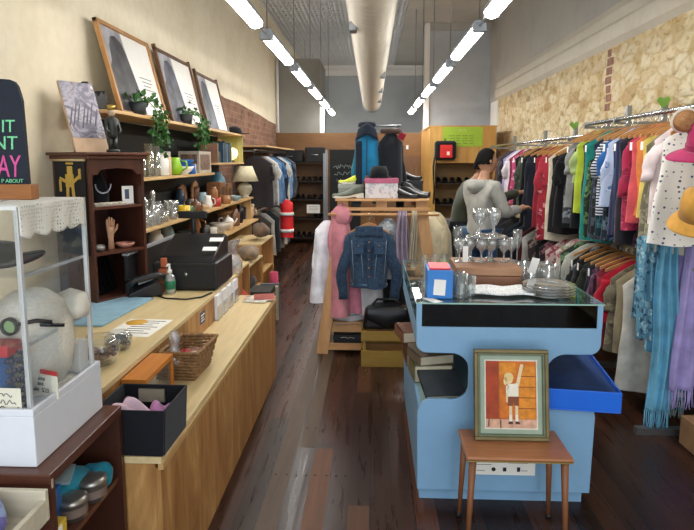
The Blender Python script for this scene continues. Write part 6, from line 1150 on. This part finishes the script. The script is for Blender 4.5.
k.build('lettering', mat('sign ink', '4b5a2a', .7), r); MB().tube([(-.06, -.008, .07), (-.035, -.008, .10), (0, -.008, .085), (.035, -.008, .10), (.06, -.008, .07)], .005, 5).build('emblem', mat('sign pale', 'c9d98e', .6), r)
r = thing('backpack', 'black backpack with a bright red panel hanging on the plywood unit', 'backpack', (1.25, UY - .012, 1.63)); MB().bb(-.20, .16, -.14, 0, .02, .34).build('bag_body', cloth('backpack black', '1b1b1e'), r, bev=.05, seg=3); rp = MB().bb(-.115, .09, -.155, -.138, .055, .27).build('red_panel', mat('bag red', 'dd2b28', .45, var=.05), r, bev=.01)
MB().box((.02, -.158, .13), (.05, .004, .06)).build('emblem', mat('bag emblem', 'f0dcd2', .5), rp); MB().tube([(-.04, -.03, .33), (-.02, -.02, .38), (.0, -.02, .33)], .008, 6).build('top_handle', BLACK, r); k = MB().tube([(-.19, -.06, .1), (-.215, -.06, -.1), (-.19, -.05, -.5), (-.2, -.05, -.72)], .014, 6).tube([(-.16, -.04, .1), (-.175, -.05, -.2), (-.15, -.05, -.45)], .010, 6); k.build('strap', BLACK, r)
r = thing('sack', 'cream sack standing behind the right leg of the pallet rack', 'sack', (.62, 5.9, 0)); MB().lathe([(.16, 0), (.2, .12), (.2, .6), (.18, .9), (.12, 1.06), (.07, 1.12), (.001, 1.13)], 26, flute=.05, fk=7).build('sack_body', FAB('cbbb95'), r)
# ================================================================== PEOPLE
def person(label, loc, rz, J, skin, hair_m, top_m, leg_m, shoe_m, hood=None, head_turn=0, head_c=(0, -.03, 1.63)):
    def skin_obj(edges, radii, name):
        me = bpy.data.meshes.new(name); names = list(radii); me.from_pydata([J[n] for n in names], [(names.index(a), names.index(b_)) for a, b_ in edges], [])
        o = bpy.data.objects.new(name, me); COL.objects.link(o); o.modifiers.new('skin', 'SKIN'); s2 = o.modifiers.new('sub', 'SUBSURF'); s2.levels = 2; s2.render_levels = 2
        for v_, n in zip(me.skin_vertices[0].data, names): rr = radii[n]; v_.radius = rr if isinstance(rr, tuple) else (rr, rr)
        me.skin_vertices[0].data[0].use_root = True
        bpy.context.view_layer.update(); dg = bpy.context.evaluated_depsgraph_get(); ev = o.evaluated_get(dg); nm = bpy.data.meshes.new_from_object(ev)
        vs = [v_.co.copy() for v_ in nm.vertices]; fs = [tuple(p.vertices) for p in nm.polygons]; bpy.data.objects.remove(o); return vs, fs
    ARM = [('chest', 'shR'), ('shR', 'elR'), ('elR', 'wrR'), ('chest', 'shL'), ('shL', 'elL'), ('elL', 'wrL')]
    LEGE = [('pelvis', 'hipR'), ('hipR', 'knR'), ('knR', 'anR'), ('pelvis', 'hipL'), ('hipL', 'knL'), ('knL', 'anL')]
    SPI = [('pelvis', 'spine'), ('spine', 'chest')]
    vs, fs = skin_obj(SPI + [('chest', 'neck'), ('neck', 'head')] + ARM + [('wrR', 'haR'), ('wrL', 'haL')] + LEGE + [('anR', 'toR'), ('anL', 'toL')], dict(pelvis=(.12, .09), spine=(.115, .085), chest=(.13, .09), neck=.05, head=.055, shR=.055, elR=.038, wrR=.027, haR=(.034, .018), shL=.055, elL=.038, wrL=.027, haL=(.034, .018), hipR=.075, knR=.052, anR=.035, toR=.035, hipL=.075, knL=.052, anL=.035, toL=.035), 'b')
    k = MB(); k.add(vs, fs, None, True)
    HM = Matrix.Translation(head_c) @ Matrix.Rotation(head_turn, 4, 'Z')
    def headfn(u, v):
        a, e = u * 2 * PI, (v - .5) * PI; x, y, z = .077 * math.cos(a) * math.cos(e), .097 * math.sin(a) * math.cos(e), .118 * math.sin(e)
        if z < 0: x *= 1 + z * 2.0; y = y * (1 + z * 1.2) - .012 * (-z / .118)
        return HM @ Vector((x, y, z))
    k.grid(headfn, 28, 18)
    k.tube([HM @ Vector((0, -.085, .015)), HM @ Vector((0, -.112, -.015)), HM @ Vector((0, -.106, -.03)), HM @ Vector((0, -.085, -.035))], [.008, .014, .015, .008], 8)
    k.tube([HM @ Vector((-.03, -.087, -.062)), HM @ Vector((0, -.095, -.06)), HM @ Vector((.03, -.087, -.062))], [.005, .009, .005], 8)
    for sx in (-1, 1): k.tube([HM @ Vector((sx * .074, .01, .025)), HM @ Vector((sx * .086, .02, .01)), HM @ Vector((sx * .082, .012, -.015)), HM @ Vector((sx * .07, .0, -.03))], [.010, .015, .012, .007], 8); k.tube([HM @ Vector((sx * .015, -.088, .03)), HM @ Vector((sx * .048, -.078, .028))], .008, 6)
    for sd in ('R', 'L'):
        w, h = Vector(J['wr' + sd]), Vector(J['ha' + sd]); d = (h - w).normalized(); side = d.cross(Vector((0, 0, 1))).normalized(); dn = side.cross(d).normalized()
        if dn.z > 0: dn = -dn
        for i, (o_, ln_) in enumerate([(-.028, .06), (-.009, .075), (.010, .07), (.028, .055)]):
            b0 = h + side * o_; k.tube([b0 - d * .02, b0 + d * ln_ * .4 + dn * .006, b0 + d * ln_ * .75 + dn * .022, b0 + d * ln_ * .85 + dn * .042], [.0098, .0092, .0085, .007], 8)
        sg = -1 if sd == 'R' else 1; b0 = w + d * .03 + side * .03 * sg; k.tube([b0 - side * .01 * sg, b0 + side * .02 * sg + d * .025 + dn * .01, b0 + side * .022 * sg + d * .055 + dn * .022], [.012, .0105, .008], 8)
    root = k.build('person', skin, None); tag(root, label, 'person'); root.location = loc; root.rotation_euler = (0, 0, rz)
    rm = root.modifiers.new('fuse', 'REMESH'); rm.mode = 'VOXEL'; rm.voxel_size = .0075; rm.use_smooth_shade = True; sm_ = root.modifiers.new('smooth', 'SMOOTH'); sm_.factor = .5; sm_.iterations = 2
    vs, fs = skin_obj(SPI + [('pelvis', 'hem'), ('chest', 'collar')] + ARM, dict(pelvis=(.165, .125), hem=(.16, .125), spine=(.165, .125), chest=(.165, .12), collar=.075, shR=.082, elR=.064, wrR=.045, shL=.082, elL=.064, wrL=.045), 't')
    o = MB().add(vs, fs, None, True).build('jacket' if hood is None else 'hooded_sweatshirt', top_m, root)
    tx = bpy.data.textures.new('crease', 'CLOUDS'); tx.noise_scale = .09; dm = o.modifiers.new('crease', 'DISPLACE'); dm.texture = tx; dm.strength = .028; dm.texture_coords = 'LOCAL'
    vs, fs = skin_obj(LEGE, dict(pelvis=(.145, .115), hipR=.098, knR=.072, anR=.055, hipL=.098, knL=.072, anL=.055), 'l'); MB().add(vs, fs, None, True).build('trousers', leg_m, root)
    for sd in ('R', 'L'):
        a, t_ = Vector(J['an' + sd]), Vector(J['to' + sd]); MB().tube([a + Vector((0, .06, -.035)), a + Vector((0, 0, -.015)), (a + t_) / 2 + Vector((0, 0, -.005)), t_ + Vector((0, -.04, .005))], [.042, .052, .048, .034], 12, sy=.9).build('shoe', shoe_m, root)
    def hairfn(u, v):
        a, e = u * 2 * PI, PI * (.02 + .48 * v) ; front = max(0, -math.sin(a)); e2 = PI / 2 - (PI / 2 - .0) * v * (1.0 - .45 * front) * (1.10 if math.sin(a) > 0 else .74)
        w = 1 + .05 * math.sin(a * 9 + v * 11) * v; x, y, z = .087 * w * math.cos(a) * math.cos(e2), .107 * w * math.sin(a) * math.cos(e2), .128 * math.sin(e2) + .004 * math.sin(a * 13); return HM @ Vector((x, y + .004, z))
    MB().grid(hairfn, 40, 14).build('hair', hair_m, root, solid=.012)
    for sx in (-1, 1): MB().lathe([(.001, -.010), (.010, 0), (.001, .010)], 10, M=HM @ Matrix.Translation((sx * .031, -.080, .012))).build('eye', mat('eye dark', '241a16', .2), root)
    if hood:
        n_ = Vector(J['neck']); MB().grid(lambda u, v: (n_.x + (.10 + .035 * math.sin(PI * v)) * math.cos(u * 2 * PI), n_.y + .03 + (.085 + .04 * math.sin(PI * v)) * math.sin(u * 2 * PI), n_.z - .02 - .075 * v - .05 * max(0, math.sin(u * 2 * PI)) * v), 26, 8).build('hood', hood, root, solid=.02)
        k = MB(); [k.tube([(n_.x + sx * .035, n_.y - .09, n_.z - .06), (n_.x + sx * .04, n_.y - .125, n_.z - .2)], .004, 5) for sx in (-1, 1)]; k.build('drawstring', WHITE, root)
    return root
SKIN = mat('warm skin', 'b98a6e', .5, var=.06); SKIN2 = mat('tan skin', 'a87a5e', .5, var=.06); HAIR = mat('black hair', '0c0a09', .75, var=.3, scale=60, bmp=.5, spec=.15)
J1 = dict(hem=(0, .02, .84), pelvis=(0, .02, .95), spine=(0, .02, 1.13), chest=(0, .02, 1.33), neck=(0, .0, 1.475), collar=(0, .01, 1.44), head=(0, -.02, 1.57), shR=(-.185, .02, 1.395), elR=(-.235, -.07, 1.14), wrR=(-.20, -.29, 1.185), haR=(-.19, -.365, 1.20), shL=(.185, .02, 1.395), elL=(.24, -.10, 1.15), wrL=(.16, -.32, 1.21), haL=(.145, -.395, 1.22), hipR=(-.10, .01, .90), knR=(-.11, -.02, .50), anR=(-.115, .03, .09), toR=(-.125, -.12, .045), hipL=(.10, .01, .90), knL=(.11, -.02, .50), anL=(.115, .03, .09), toL=(.125, -.12, .045))
person('person in a pale grey hooded sweatshirt and jeans browsing the right clothes rack', (1.09, 5.72, 0), PI / 2 + .5, J1, SKIN, HAIR, FAB('a5a49c', 'plain'), FAB('2c4a6b'), mat('dark shoe', '222226', .5), FAB('9b9a93', 'plain'), -.1)
J2 = dict(J1); J2.update(spine=(0, -.03, 1.12), chest=(0, -.10, 1.29), neck=(0, -.17, 1.43), collar=(0, -.155, 1.40), head=(0, -.21, 1.52), shR=(-.185, -.11, 1.36), elR=(-.20, -.36, 1.24), wrR=(-.13, -.60, 1.30), haR=(-.12, -.68, 1.315), shL=(.185, -.11, 1.36), elL=(.22, -.25, 1.12), wrL=(.15, -.46, 1.15), haL=(.14, -.53, 1.17))
person('person in a dark olive jacket reaching towards the rack behind the hooded one', (.98, 6.45, 0), PI / 2 + .05, J2, SKIN2, HAIR, FAB('3a3d30', 'plain'), FAB('23252a'), mat('dark shoe', '222226', .5), None, 0, (0, -.25, 1.57))
# ================================================================== LIGHT + CAMERA
w = bpy.data.worlds.new('daylight'); SC.world = w; w.use_nodes = True; bg = w.node_tree.nodes['Background']; bg.inputs[0].default_value = (.86, .93, 1.0, 1); bg.inputs[1].default_value = 2.3
la = bpy.data.lights.new('shopfront_daylight', 'AREA'); la.shape = 'RECTANGLE'; la.size = 4.3; la.size_y = 4.3; la.cycles.is_portal = True
lo = bpy.data.objects.new('shopfront_daylight', la); COL.objects.link(lo); lo.location = (.2, -1.6, 2.18); lo.rotation_euler = (PI / 2, 0, 0)
cd = bpy.data.cameras.new('camera'); cam = bpy.data.objects.new('camera', cd); COL.objects.link(cam); cam.location = (0, 0, CH); cam.rotation_euler = (PI / 2 - TH, 0, PS)
cd.sensor_fit = 'HORIZONTAL'; cd.sensor_width = 36; cd.lens = CF / 694 * 36; cd.shift_x = 0; cd.shift_y = -(265 - CPY) / 694; cd.clip_start = .05
SC.camera = cam
vs_ = SC.view_settings; vs_.view_transform = 'Standard'; vs_.look = 'None'; vs_.gamma = 1; vs_.use_curve_mapping = False; vs_.exposure = 0.3
SC.cycles.use_denoising = True; SC.cycles.max_bounces = 10; SC.cycles.transparent_max_bounces = 24; SC.cycles.diffuse_bounces = 5; SC.cycles.sample_clamp_indirect = 6
